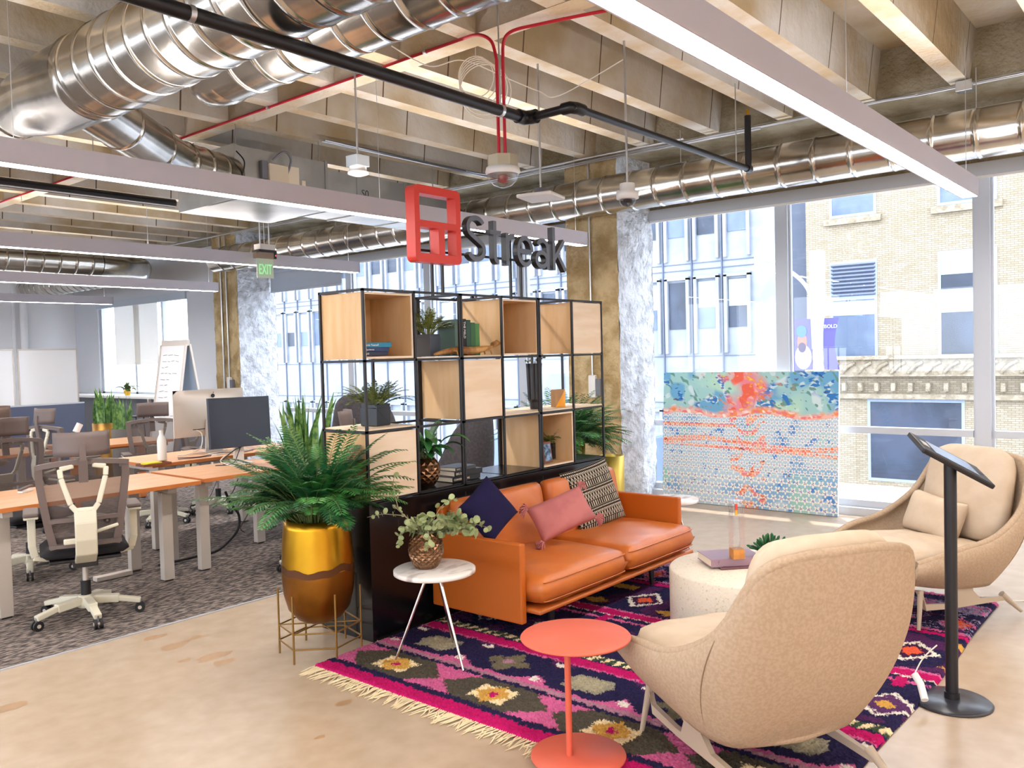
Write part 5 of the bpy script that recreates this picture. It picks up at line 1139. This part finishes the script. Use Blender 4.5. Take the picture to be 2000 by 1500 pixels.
# ================================================================== OFFICE CHAIRS
CZ = .004
def office_chair(loc, rz, label, head=True):
    root = empty('office_chair', loc, label, 'office chair', 'grey mesh office chairs', rz)
    b = MB()
    for i in range(5):
        a = 2*PI*i/5+1.09; c, s_ = math.cos(a), math.sin(a); b.bar((c*.04, s_*.04, .115), (c*.19, s_*.19, .105), .055, .05, m_offw); b.bar((c*.18, s_*.18, .105), (c*.315, s_*.315, .075), .045, .032, m_offw)
    b.lathe([(.05, .07), (.055, .1), (.045, .15), (0, .15)], m_offw, n=20); b.build('star_base', root, bevel=.006)
    for i in range(5):
        a = 2*PI*i/5+1.09; c, s_ = math.cos(a), math.sin(a); p = Vector((c*.31, s_*.31, .031)); q = Vector((-s_, c, 0)).normalized(); b = MB()
        for sg in (-1, 1): b.tube([p+q*sg*.008, p+q*sg*.024], .0305, m_rub, n=18)
        b.tube([p-q*.027, p+q*.027], .012, m_silver, n=10); b.tube([p+Vector((0, 0, .01)), p+Vector((0, 0, .05))], .008, m_grey, n=8); b.build('caster', root)
    b = MB(); b.tube([(0, 0, .14), (0, 0, .24)], .03, m_blk, n=16); b.tube([(0, 0, .24), (0, 0, .36)], .016, m_silver, n=12); b.build('gas_column', root)
    b = MB(); b.box(-.07, -.14, .35, .07, .1, .40, m_blk); b.bar((-.05, .0, .385), (-.27, .02, .37), .03, .014, m_blk); b.bar((.05, .03, .385), (.2, .05, .39), .04, .02, m_blk); b.build('mechanism', root, bevel=.006)
    cushion(root, 'seat', (0, .03, .455), (.5, .48, .085), m_seat, n=14, crown=.012, wr=0)
    b = MB(); b.box(-.2, -.18, .395, .2, .22, .415, m_blk); b.build('seat_pan', root, bevel=.006)
    R2 = lambda x, z: (x, -.235-.04*math.sin((z-.5)*2.2)-.03*(z-.5)+.035*(x/.24)**2, z)
    b = MB()
    left = [(-.17, .50), (-.195, .62), (-.215, .76), (-.235, .92), (-.235, 1.0)]
    for sg in (1, -1):
        P_ = [Vector(R2(x*sg, z)) for x, z in left]
        for i in range(len(P_)-1): b.bar(P_[i], P_[i+1]+(P_[i+1]-P_[i]).normalized()*.01, .042, .045, m_frame, up=(0, 1, 0))
    T_ = [Vector(R2(x, 1.0+.022*(1-(x/.24)**2))) for x in [-.245+.49*i/12 for i in range(13)]]
    for i in range(12): b.bar(T_[i], T_[i+1]+(T_[i+1]-T_[i]).normalized()*.004, .05, .03, m_frame)
    for z, hh in ((.515, .07), (.67, .045)):
        T_ = [Vector(R2(x, z)) for x in [-.19+.38*i/8 for i in range(9)]]
        for i in range(8): b.bar(T_[i], T_[i+1]+(T_[i+1]-T_[i]).normalized()*.004, hh, .022, m_frame)
    b.build('back_frame', root)
    b = MB(); b.grid(lambda u, v: Vector(R2((2*u-1)*(.17+.055*v), .52+.48*v))+Vector((0, .012, 0)), 12, 12, m_mesh); b.build('back_mesh', root)
    b = MB(); yb_ = -.31
    for sg in (1, -1):
        pts = [(sg*.05, yb_+.01, 1.0), (sg*.125, yb_+.01, .985), (sg*.12, yb_, .93), (sg*.075, yb_-.02, .77), (sg*.045, yb_-.03, .73), (0, yb_-.03, .725)]
        for i in range(len(pts)-1): b.bar(pts[i], pts[i+1], .03, .022, m_offw, up=(0, 1, 0))
    sp = [(0, yb_-.025, .745), (0, yb_-.045, .66), (0, yb_-.04, .56), (0, yb_-.01, .47), (0, -.16, .395)]
    for i in range(4): b.bar(sp[i], Vector(sp[i+1])+(Vector(sp[i+1])-Vector(sp[i])).normalized()*.012, .022 if i < 3 else .03, .12, m_offw, up=(1, 0, 0)) if False else b.obox((Vector(sp[i])+Vector(sp[i+1]))/2, (.12, .024, (Vector(sp[i+1])-Vector(sp[i])).length+.012), m_offw, Matrix.Rotation(math.atan2(-(sp[i][1]-sp[i+1][1]), sp[i][2]-sp[i+1][2]), 3, 'X'))
    b.obox((.1, yb_+.03, .6), (.17, .02, .02), m_offw, Matrix.Rotation(-.25, 3, 'Y')); b.obox((-.08, yb_+.03, .545), (.08, .02, .035), m_offw)
    b.build('spine', root, bevel=.007)
    for sg in (1, -1):
        b = MB(); P_ = [(sg*.2, -.02, .41), (sg*.27, -.04, .43), (sg*.285, -.05, .50), (sg*.285, -.05, .68)]
        for i in range(3): b.bar(P_[i], Vector(P_[i+1])+(Vector(P_[i+1])-Vector(P_[i])).normalized()*.01, .045, .028, m_offw, up=(0, 1, 0))
        b.box(sg*.285-.04, -.17, .68, sg*.285+.04, .1, .695, m_offw); b.build('armrest', root, bevel=.006)
        b = MB(); b.box(sg*.285-.042, -.175, .695, sg*.285+.042, .105, .718, m_frame); b.build('arm_pad', root, bevel=.009)
    if head:
        b = MB(); b.grid(lambda u, v: (-.155+.31*u, -.30+.03*math.cos((u-.5)*3)*-1+.02*v+.045*(2*u-1)**2, 1.055+.145*v), 12, 4, m_frame)
        o = b.build('headrest', root, solid=.02); b = MB(); b.bar((0, -.31, .90), (0, -.33, 1.04), .05, .016, m_frame, up=(0, 1, 0)); b.bar((0, -.33, 1.03), (0, -.325, 1.13), .035, .016, m_frame, up=(0, 1, 0)); b.build('headrest_bracket', root)
    return root
ch = office_chair((2.35, 5.53, CZ), -.36, 'nearest mesh office chair, seen from behind with white spine and wheels')
dup(ch, (2.62, 7.12, CZ), PI+.1, 'mesh office chair across the nearest desk, cut off by the left edge')
dup(ch, (4.05, 5.42, CZ), .75, 'mesh office chair half hidden behind the gold planter and palm')
dup(ch, (4.25, 8.22, CZ), PI-.35, 'mesh office chair behind the desk with the silver all-in-one computer')
dup(ch, (3.62, 8.75, CZ), -1.35, 'mesh office chair turned sideways at far left, its headrest in profile')
dup(ch, (4.95, 8.3, CZ), PI+.3, 'mesh office chair tucked behind the black monitor')
# desks
def desk(x0, y0, x1, y1, z, label, legs, lm=None, name='desk'):
    root = empty(name, (x0, y0, CZ), label, 'desk', 'maple topped office desks'); W, D = x1-x0, y1-y0; z -= CZ
    b = MB(); b.box(0, 0, z-.028, W, D, z, m_desk); b.box(-.001, -.001, z-.0285, W+.001, .0, z-.002, m_desked); b.box(-.001, 0, z-.0285, 0, D, z-.002, m_desked); b.build('desk_top', root)
    for lx in legs:
        for ly in (.16, D-.16):
            b = MB(); b.box(lx-.04, ly-.03, .01, lx+.04, ly+.03, z-.07, lm or m_dleg); b.box(lx-.03, ly-.025, 0, lx+.03, ly+.025, .01, m_rub); b.build('leg', root, bevel=.003)
        b = MB(); b.box(lx-.03, .05, z-.07, lx+.03, D-.05, z-.029, lm or m_dleg); b.build('cross_rail', root)
    b = MB(); b.box(legs[0], D*.5-.03, z-.08, legs[-1], D*.5+.03, z-.03, lm or m_dleg); b.build('beam', root)
    return root
desk(1.97, 5.80, 3.32, 6.62, .73, 'nearest maple desk at left, in front of the big mesh chair', [.06, 1.15])
desk(3.38, 5.86, 4.34, 6.66, .73, 'second maple desk, carrying the dark monitor, behind the palm', [.07, .88])
desk(3.5, 6.86, 5.1, 7.66, .76, 'maple desk of the second row, carrying the white bottle', [.1, 1.25])
desk(3.9, 9.3, 5.0, 10.1, .73, 'pale desk of the third row in front of the snake plants', [.06, 1.03], m_desked)
desk(2.3, 9.3, 3.7, 10.1, .73, 'third row desk behind the left mesh chairs', [.1, 1.3])
# monitor
root = empty('monitor', (4.13, 6.42, .73), 'flat dark monitor on a silver stand, seen beside the palm', 'monitor')
A_ = at(402, 782, Y=6.40); B_ = at(519, 774, Y=6.40); C_ = at(530, 868, Y=6.40)
w_ = B_.x-A_.x; h_ = A_.z-C_.z
b = MB(); Rm = Matrix.Rotation(-.06, 3, 'X') @ Matrix.Rotation(.015, 3, 'Y'); cx_ = (A_.x+B_.x)/2-4.13+.02; cz_ = (A_.z+C_.z)/2-.73+.01
b.obox((cx_, -.02, cz_), (w_+.01, .03, h_), m_scr, Rm); b.build('screen', root, bevel=.004)
b = MB(); b.box(cx_-.045, 0, .01, cx_+.045, .03, cz_+.05, m_silver); b.build('neck', root, bevel=.004); b = MB(); b.lathe([(0, .001), (.12, .001), (.12, .012), (0, .014)], m_silver, (cx_, .03, 0), n=36, cap=False); b.build('base', root)
b = MB(); b.tube(arc([(cx_+.1, .02, cz_-.12), (cx_+.02, -.03, .16), (cx_-.07, -.04, .13), (cx_-.16, .0, .05), (cx_-.12, .03, .006), (cx_-.02, .08, .006)]), .005, m_blk, n=6); b.tube(arc([(cx_+.04, .02, .18), (cx_-.03, -.03, .1), (cx_-.1, -.05, .02), (cx_-.2, .05, .006)]), .004, m_blk, n=6); b.tube(arc([(cx_-.13, .0, .09), (cx_-.17, .02, .04), (cx_-.12, -.06, .006), (cx_-.05, -.1, .006)]), .004, m_cable, n=6); b.build('cables', root)
# all in one computer
root = empty('desktop_computer', (4.2, 7.36, .76), 'large silver all-in-one computer with its back turned, left of the dark monitor', 'computer')
A_ = at(337, 764, Y=7.36); B_ = at(474, 754, Y=7.36); C_ = at(340, 857, Y=7.36)
x0, x1, z1, z0 = A_.x-4.2, B_.x-4.2, A_.z-.76, C_.z-.76
b = MB(); Rm = Matrix.Rotation(-.07, 3, 'X')
b.grid(lambda u, v: (x0+(x1-x0)*u, -.035*(1-(2*u-1)**4)*(1-(2*v-1)**4), z0+(z1-z0)*v), 16, 12, m_silver); b.box(x0, 0, z0, x1, .012, z1, m_silver); b.build('screen_shell', root)
b = MB(); m0 = (x0+x1)/2; b.prism([(m0-.09, .008), (m0+.09, .008), (m0+.07, z0+.16), (m0-.07, z0+.16)], -.06, -.045, m_silver, 'y'); b.box(m0-.1, -.12, .001, m0+.1, .05, .008, m_silver); b.build('stand', root)
b = MB(); lz = z1-.06; b.prism([(m0+.018+.02*math.cos(a)*(1-.12*math.sin(a)**2), lz+.019*math.sin(a)) for a in [2*PI*i/18 for i in range(18)]], -.037, -.033, m_blk, 'y'); b.prism([(m0+.02, lz+.021), (m0+.03, lz+.036), (m0+.022, lz+.034)], -.037, -.033, m_blk, 'y'); b.build('fruit_logo', root)
b = MB(); b.box(x0+.17, -.03, z0+.065, x0+.29, -.026, z0+.072, m_blk); b.tube(arc([(x0+.2, -.035, z0+.065), (x0+.24, -.06, z0+.02), (x0+.2, -.09, -.0+.05), (x0+.05, -.1, .006), (x0-.02, -.08, .006)]), .005, m_cable, n=6); b.build('power_cable', root)
# desk clutter
q = at(317, 899, Z=.76); root = empty('water_bottle', (q.x, q.y, .76), 'white steel water bottle standing on the second row desk', 'bottle')
b = MB(); b.lathe([(.0, .001), (.036, .001), (.038, .01), (.038, .17), (.03, .2), (.018, .225), (.018, .24), (0, .24)], m_wht, n=28, cap=False); b.build('body', root); b = MB(); b.lathe([(.019, .24), (.019, .262), (0, .265)], m_silver, n=20, cap=False); b.build('cap', root)
q = at(305, 908, Z=.76); root = empty('desk_tray', (q.x-.02, q.y+.0, .76), 'brown wooden tray with yellow notes beside the white bottle', 'tray')
b = MB(); b.box(-.12, -.07, 0, .12, .07, .006, m_tray)
for x0_, y0_, x1_, y1_ in ((-.12, -.07, .12, -.062), (-.12, .062, .12, .07), (-.12, -.062, -.112, .062), (.112, -.062, .12, .062)): b.box(x0_, y0_, .006, x1_, y1_, .02, m_tray)
b.build('tray', root); b = MB(); b.obox((-.02, 0, .017), (.13, .1, .018), m_yel, rotz(.1)); b.build('notes', root)
def simple(name, loc, label, cat, fn, rz=0, group=None):
    root = empty(name, loc, label, cat, group, rz); fn(root); return root
def kb(root):
    b = MB(); b.box(-.21, -.06, 0, .21, .06, .012, m_wht); b.build('body', root, bevel=.004); b = MB()
    for i in range(14):
        for j in range(4): b.box(-.2+i*.0288, -.052+j*.027, .012, -.2+i*.0288+.024, -.052+j*.027+.022, .016, m_silver)
    b.build('keys', root)
q = at(400, 886, Z=.76); simple('keyboard', (4.35, 7.05, .76), 'white keyboard on the second row desk in front of the silver computer', 'keyboard', kb, .1)
def shelfriser(root):
    b = MB(); b.box(-.28, -.1, .05, .28, .1, .06, m_acr); b.box(-.28, -.1, 0, -.27, .1, .05, m_acr); b.box(.27, -.1, 0, .28, .1, .05, m_acr); b.build('riser', root)
simple('monitor_riser', (4.4, 7.22, .761), 'low clear acrylic riser on the second row desk', 'riser', shelfriser)
b = MB(); b.tube(arc([(3.85, 7.1, .766), (4.0, 6.98, .766), (4.2, 7.0, .78), (4.4, 6.95, .766), (4.6, 7.0, .775), (4.75, 6.95, .766)]), .0035, mat('brown_cable', '#6a4038', .6), n=5); b.tube(arc([(3.8, 7.0, .766), (3.95, 6.93, .766), (4.1, 6.97, .766)]), .004, m_blk, n=5)
tag(b.build('desk_cable'), 'tangled thin cables lying across the second row desk', 'cable')
q = at(72, 915, Z=.73)
def stapler(root):
    b = MB(); b.box(-.06, -.02, 0, .06, .02, .012, m_wht); b.build('base', root, bevel=.004); b = MB(); b.obox((0, 0, .03), (.13, .03, .014), m_frame, Matrix.Rotation(-.12, 3, 'Y')); b.build('arm', root, bevel=.004)
simple('stapler', (2.35, 6.42, .73), 'small grey and white stapler on the nearest desk', 'stapler', stapler, .6)
# under desk cables
b = MB(); pts = [(310, 1104, .02), (390, 1085, .02), (425, 1075, .03), (452, 1052, .12), (466, 1030, .22), (466, 1005, .34), (452, 985, .45), (440, 960, .6)]
b.tube(arc([at(p[0], p[1], Y=6.35+.0*i) if i > 1 else at(p[0], p[1], Z=.03) for i, p in enumerate(pts)]), .011, m_blk, n=8); tag(b.build('cable_sleeve'), 'thick black cable sleeve looping from the desk to the carpet', 'cable')
b = MB(); b.tube(arc([at(x_, y_, Y=6.4) for x_, y_ in ((465, 935), (455, 960), (440, 982), (475, 978), (485, 1000), (470, 1030), (478, 1040))]), .004, mat('maroon_cable', '#40262c', .6), n=5); b.tube(arc([at(x_, y_, Y=6.5) for x_, y_ in ((425, 935), (415, 960), (405, 985), (410, 1030), (430, 1037), (450, 1010))]), .003, m_grey, n=5)
tag(b.build('hanging_cable'), 'loose thin cables hanging under the second desk', 'cable')
b = MB(); b.box(2.78, 6.35, CZ+.002, 3.05, 6.42, CZ+.035, m_silver); tag(b.build('power_strip', bevel=.004), 'grey power strip on the carpet under the nearest desk', 'power strip')
# shelf row 3 plants
q = at(208, 845, Z=.73)
root = empty('snake_plant', (at(205, 830, Y=11.0).x, 11.0, CZ), 'tall green snake plant in a bronze pot at far left', 'potted plant')
b = MB(); b.lathe([(.12, 0), (.14, .05), (.15, .86), (.14, .86), (.14, .82), (0, .82)], mat('bronze_pot', '#a87d35', .4, metal=.6, c2='#4f3b2c', ns=2), n=28); b.build('pot', root); snake(root, 18, .55, .26, .81, w=.03)
root = empty('snake_plant', (at(244, 830, Y=10.55).x, 10.55, CZ), 'snake plant in a dark concrete pot beside the bronze pot', 'potted plant')
b = MB(); b.lathe([(.14, 0), (.15, .05), (.16, .80), (.15, .80), (.15, .76), (0, .76)], m_concp, n=28); b.build('pot', root); snake(root, 16, .5, .26, .75, w=.028)
q = at(175, 842, Z=.73)
root = empty('potted_succulent', (4.42, 9.85, .73), 'tiny succulent in a square pink pot on the third row desk', 'potted plant'); cubepot(root, .12, .07, m_pink); b = MB()
for i in range(14): blade(b, (0, 0, .06), i*2.4, .07, .008, random.uniform(.5, 1.3), .5, m_leaf, .1)
b.build('leaves', root)
q = at(136, 838, Z=.73)
def lampf(root):
    b = MB(); b.tube([(0, 0, .0), (0, 0, .05)], .05, m_blk, n=16); b.tube([(0, 0, .05), (.03, 0, .14)], .01, m_blk, n=8); b.build('base', root); b = MB(); b.tube([(.0, 0, .13), (.05, 0, .22)], .035, m_wht, n=16); b.build('head', root)
simple('desk_camera', (4.15, 9.85, .73), 'small white and black desk speaker near the pink pot', 'speaker', lampf)
def pcase(root):
    b = MB(); b.box(-.1, -.05, 0, .1, .05, .22, m_frame); b.build('body', root, bevel=.01)
q = at(112, 905, Z=.73)
b = MB(); b.obox((3.12, 7.75, .74), (.05, .35, .62), mat('walnut_panel', '#8a5f4c', .6), Matrix.Rotation(.06, 3, 'Y'))
# far furniture
q = at(160, 780, Z=1.03)
root = empty('privacy_screen', (0, 13.3, CZ), 'blue grey privacy panel behind the far desks at left', 'partition')
b = MB(); b.box(2.5, 0, 0, 5.75, .04, 1.03, m_bluep); b.build('panel', root); b = MB(); b.box(2.5, -.005, 1.03, 5.75, .045, 1.05, m_alu); b.build('rail', root)
root = empty('bar_counter', (7.55, 12.9, 0), 'long grey bar counter under the bright far window', 'counter')
b = MB(); b.box(.25, 0, .004, .3, 6.2, .97, m_grey); b.build('front_panel', root); b = MB(); b.box(0, 0, .97, .65, 6.2, 1.01, m_wht); b.build('counter_top', root)
for y in (.05, 2.0, 4.0): 
    b = MB(); b.bar((.03, y, .97), (.12, y, .004), .05, .05, m_silver); b.build('leg', root)
def stool(loc, label):
    root = empty('bar_stool', loc, label, 'stool', 'black bar stools'); b = MB(); b.box(-.17, -.17, .70, .17, .17, .725, m_blk); b.build('seat', root, bevel=.01)
    for sx in (-1, 1):
        for sy in (-1, 1): b = MB(); b.tube([(sx*.13, sy*.13, .7), (sx*.2, sy*.2, 0)], .011, m_blk, n=6); b.build('leg', root)
    b = MB(); b.box(-.175, -.18, .25, .175, -.165, .265, m_blk); b.box(-.175, .165, .25, .175, .18, .265, m_blk); b.build('footrest', root)
    return root
q = at(276, 803, Z=.73); stool((7.05, 14.2, CZ), 'black metal bar stool right of the snake plants')
q = at(172, 800, Z=.73); stool((6.95, 17.2, CZ), 'black metal bar stool left of the snake plants, further along the counter')
def whiteboard(x0, x1, y, label, marks):
    root = empty('whiteboard', (x0, y, CZ), label, 'whiteboard'); W = x1-x0
    b = MB(); b.box(.02, -.01, .62, W-.02, .01, 1.89, m_wbs); b.build('board', root)
    b = MB()
    for a in ((0, -.02, .6, W, .02, .62), (0, -.02, 1.89, W, .02, 1.915), (0, -.02, .6, .02, .02, 1.9), (W-.02, -.02, .6, W, .02, 1.9)): b.box(*a, m_silver)
    b.build('frame', root)
    for x in (.05, W-.05): 
        b = MB(); b.box(x-.02, -.02, .02, x+.02, .02, .6, m_blk); b.box(x-.02, -.2, 0, x+.02, .2, .02, m_blk); b.build('leg', root)
    b = MB(); r = random.Random(3)
    for k in range(marks):
        z = 1.75-k*.09; x = .08+r.random()*.1
        for _ in range(r.randint(2, 5)): l = r.uniform(.04, .12); b.obox((x+l/2, -.012, z+r.uniform(-.01, .01)), (l, .002, .008), m_ink, Matrix.Rotation(r.uniform(-.2, .2), 3, 'Y')); x += l+.03
    if marks: b.build('handwriting', root)
    return root
whiteboard(5.82, 6.82, 16.0, 'wide blank whiteboard glowing beside the far window', 0)
whiteboard(4.7, 5.76, 16.0, 'whiteboard at the left edge with a little grey handwriting', 5)
# a-frame easel
A_ = at(338, 674, Z=1.9); dir_ = (dr*.82-fw_*.57).normalized(); nn = (dr*.57+fw_*.82).normalized(); cxy = at(362, 674, Z=1.9)
cxy = Vector((cxy.x, cxy.y, 0)); root = empty('flip_easel', (6.6, 12.1, CZ), 'folding a-frame whiteboard easel covered in faint writing near the far column', 'easel', rz=0)
k_ = 0
Ps = lambda a, n_, z: (dir_.x*a+nn.x*n_, dir_.y*a+nn.y*n_, z)
for sg, M_ in ((-1, m_wbs), (1, mat('easel_back', '#aebfd2', .4))):
    b = MB(); hw_ = .33; f = lambda a, z, off: Ps(a, sg*(.03+.3*(1.88-z)/1.88)+off, z)
    b.add([f(-hw_, .2, 0), f(hw_, .2, 0), f(hw_, 1.86, 0), f(-hw_, 1.86, 0), f(-hw_, .2, .012), f(hw_, .2, .012), f(hw_, 1.86, .012), f(-hw_, 1.86, .012)], [(0, 1, 2, 3), (4, 7, 6, 5), (0, 4, 5, 1), (1, 5, 6, 2), (2, 6, 7, 3), (3, 7, 4, 0)], M_); b.build('board', root)
    b = MB()
    for a in (-hw_, hw_): b.bar(f(a, .0, 0), f(a, 1.88, 0), .03, .03, m_silver)
    b.build('side_rail', root)
b = MB(); b.bar(Ps(-.34, 0, 1.9), Ps(.34, 0, 1.9), .05, .09, m_silver); b.build('top_hinge', root)
b = MB(); r = random.Random(5)
for k in range(12):
    z = 1.72-k*.09; a = -.24
    for _ in range(r.randint(1, 4)):
        l = r.uniform(.05, .12); p0 = f(a, z, 0) if False else Ps(a, -(.03+.3*(1.88-z)/1.88)-.004, z); p1 = Ps(a+l, -(.03+.3*(1.88-z)/1.88)-.004, z+r.uniform(-.01, .01)); b.bar(p0, p1, .006, .006, m_grey); a += l+.04
        if a > .2: break
b.build('handwriting', root)
# lounge seating behind the shelving
def highback(loc, rz, label, h=1.15):
    root = empty('wing_chair', loc, label, 'armchair', None, rz); b = MB()
    def sh(u, v):
        a = (u-.5)*PI*1.15; r = .40-.1*v*v; z = .3+(h-.3)*v-(abs(u-.5)*2)**2.2*.42*v; return (r*math.sin(a), -r*math.cos(a)*.9-.12*v, z)
    b.grid(sh, 26, 14, m_char); b.build('shell', root, solid=.05)
    cushion(root, 'seat', (0, .02, .40), (.62, .62, .16), m_char, n=12, crown=.02, wr=0)
    for a in range(4):
        b = MB(); b.tube([(.15*math.cos(a*PI/2+.8), .15*math.sin(a*PI/2+.8), .32), (.3*math.cos(a*PI/2+.8), .3*math.sin(a*PI/2+.8), 0)], .013, m_blk, n=8); b.build('leg', root)
    return root
highback((6.0, 5.78, CZ), .25, 'charcoal high backed lounge chair seen through the middle of the shelving', 1.12)
highback((5.47, 6.4, CZ), -1.0, 'charcoal high backed lounge chair behind the palm, left of the shelving', 1.27)
q = at(20, 830, Y=11)
root = empty('brown_chair', (3.72, 11.2, CZ), 'brown padded high back desk chair at the far left edge', 'office chair')
cushion(root, 'backrest', (0, 0, .85), (.52, .6, .12), mat('brown_leather', '#5a453a', .5), Matrix.Rotation(PI/2, 3, 'X'), n=12, wr=0); cushion(root, 'seat', (0, .3, .46), (.5, .5, .12), mat('brown_leather_seat', '#54402f', .5), n=10, wr=0)
b = MB(); b.tube([(0, .25, .05), (0, .25, .42)], .03, m_blk, n=12)
for i in range(5): b.bar((0, .25, .06), (.28*math.cos(i*1.257), .25+.28*math.sin(i*1.257), .03), .05, .03, m_blk)
b.build('base', root)
# sill plants
for (px, py, lab, M_) in ((331, 765, 'leafy green plant in an orange pot on the far window counter', mat('orange_pot', '#e08a3a', .5)), (249, 768, 'small plant in a yellow pot on the far window counter', mat('yellow_pot', '#e6b52e', .5))):
    q = at(px, py, X=7.85); root = empty('sill_plant', (7.85, min(max(q.y, 13.2), 18.6), 1.01), lab, 'potted plant'); b = MB(); b.lathe([(.05, 0), (.07, .1), (.06, .1), (0, .08)], M_, n=16); b.build('pot', root); b = MB()
    for i in range(26): blade(b, (0, 0, .08), i*2.4, random.uniform(.12, .3), .035, random.uniform(.5, 1.4), 1.2, mat('bright_leaf', '#7fc03a', .5) if i == 0 else b.mats[0] if b.mats else m_leaf, .2)
    b.build('foliage', root)
# exit sign
q = at(517, 505, Y=7.62)
root = empty('exit_sign', (q.x, 7.62, 2.52), 'green edge lit EXIT sign hanging on three rods left of the red logo', 'exit sign')
b = MB(); b.box(-.12, -.04, .14, .11, .03, .205, mat('exit_housing', '#9a8675', .5)); b.build('housing', root, bevel=.004)
b = MB(); b.box(.085, -.045, .14, .115, -.04, .215, m_blk); b.box(.1, -.047, .17, .108, -.045, .178, emat('red_led', '#ff3030', 4)); b.build('end_cap', root)
b = MB(); b.box(-.1, -.006, -.06, .1, .0, .14, mat('exit_acrylic', '#d8e6cf', .2)); b.build('panel', root)
textobj('EXIT', 'lettering', .15, m_green, root, (0, -.0085, -.02), (PI/2, 0, 0), ext=.001, align='CENTER', sx=.52)
b = MB(); b.box(-.09, -.06, .225, .09, .05, .285, m_silver); b.box(-.11, -.07, .205, .1, .05, .226, m_blk); b.build('canopy', root)
for x in (-.05, .0, .06):
    b = MB(); b.tube([(x, 0, .28), (x, 0, 4.06-2.52)], .008 if x else .004, m_emt, n=6); b.build('hanger_rod', root)
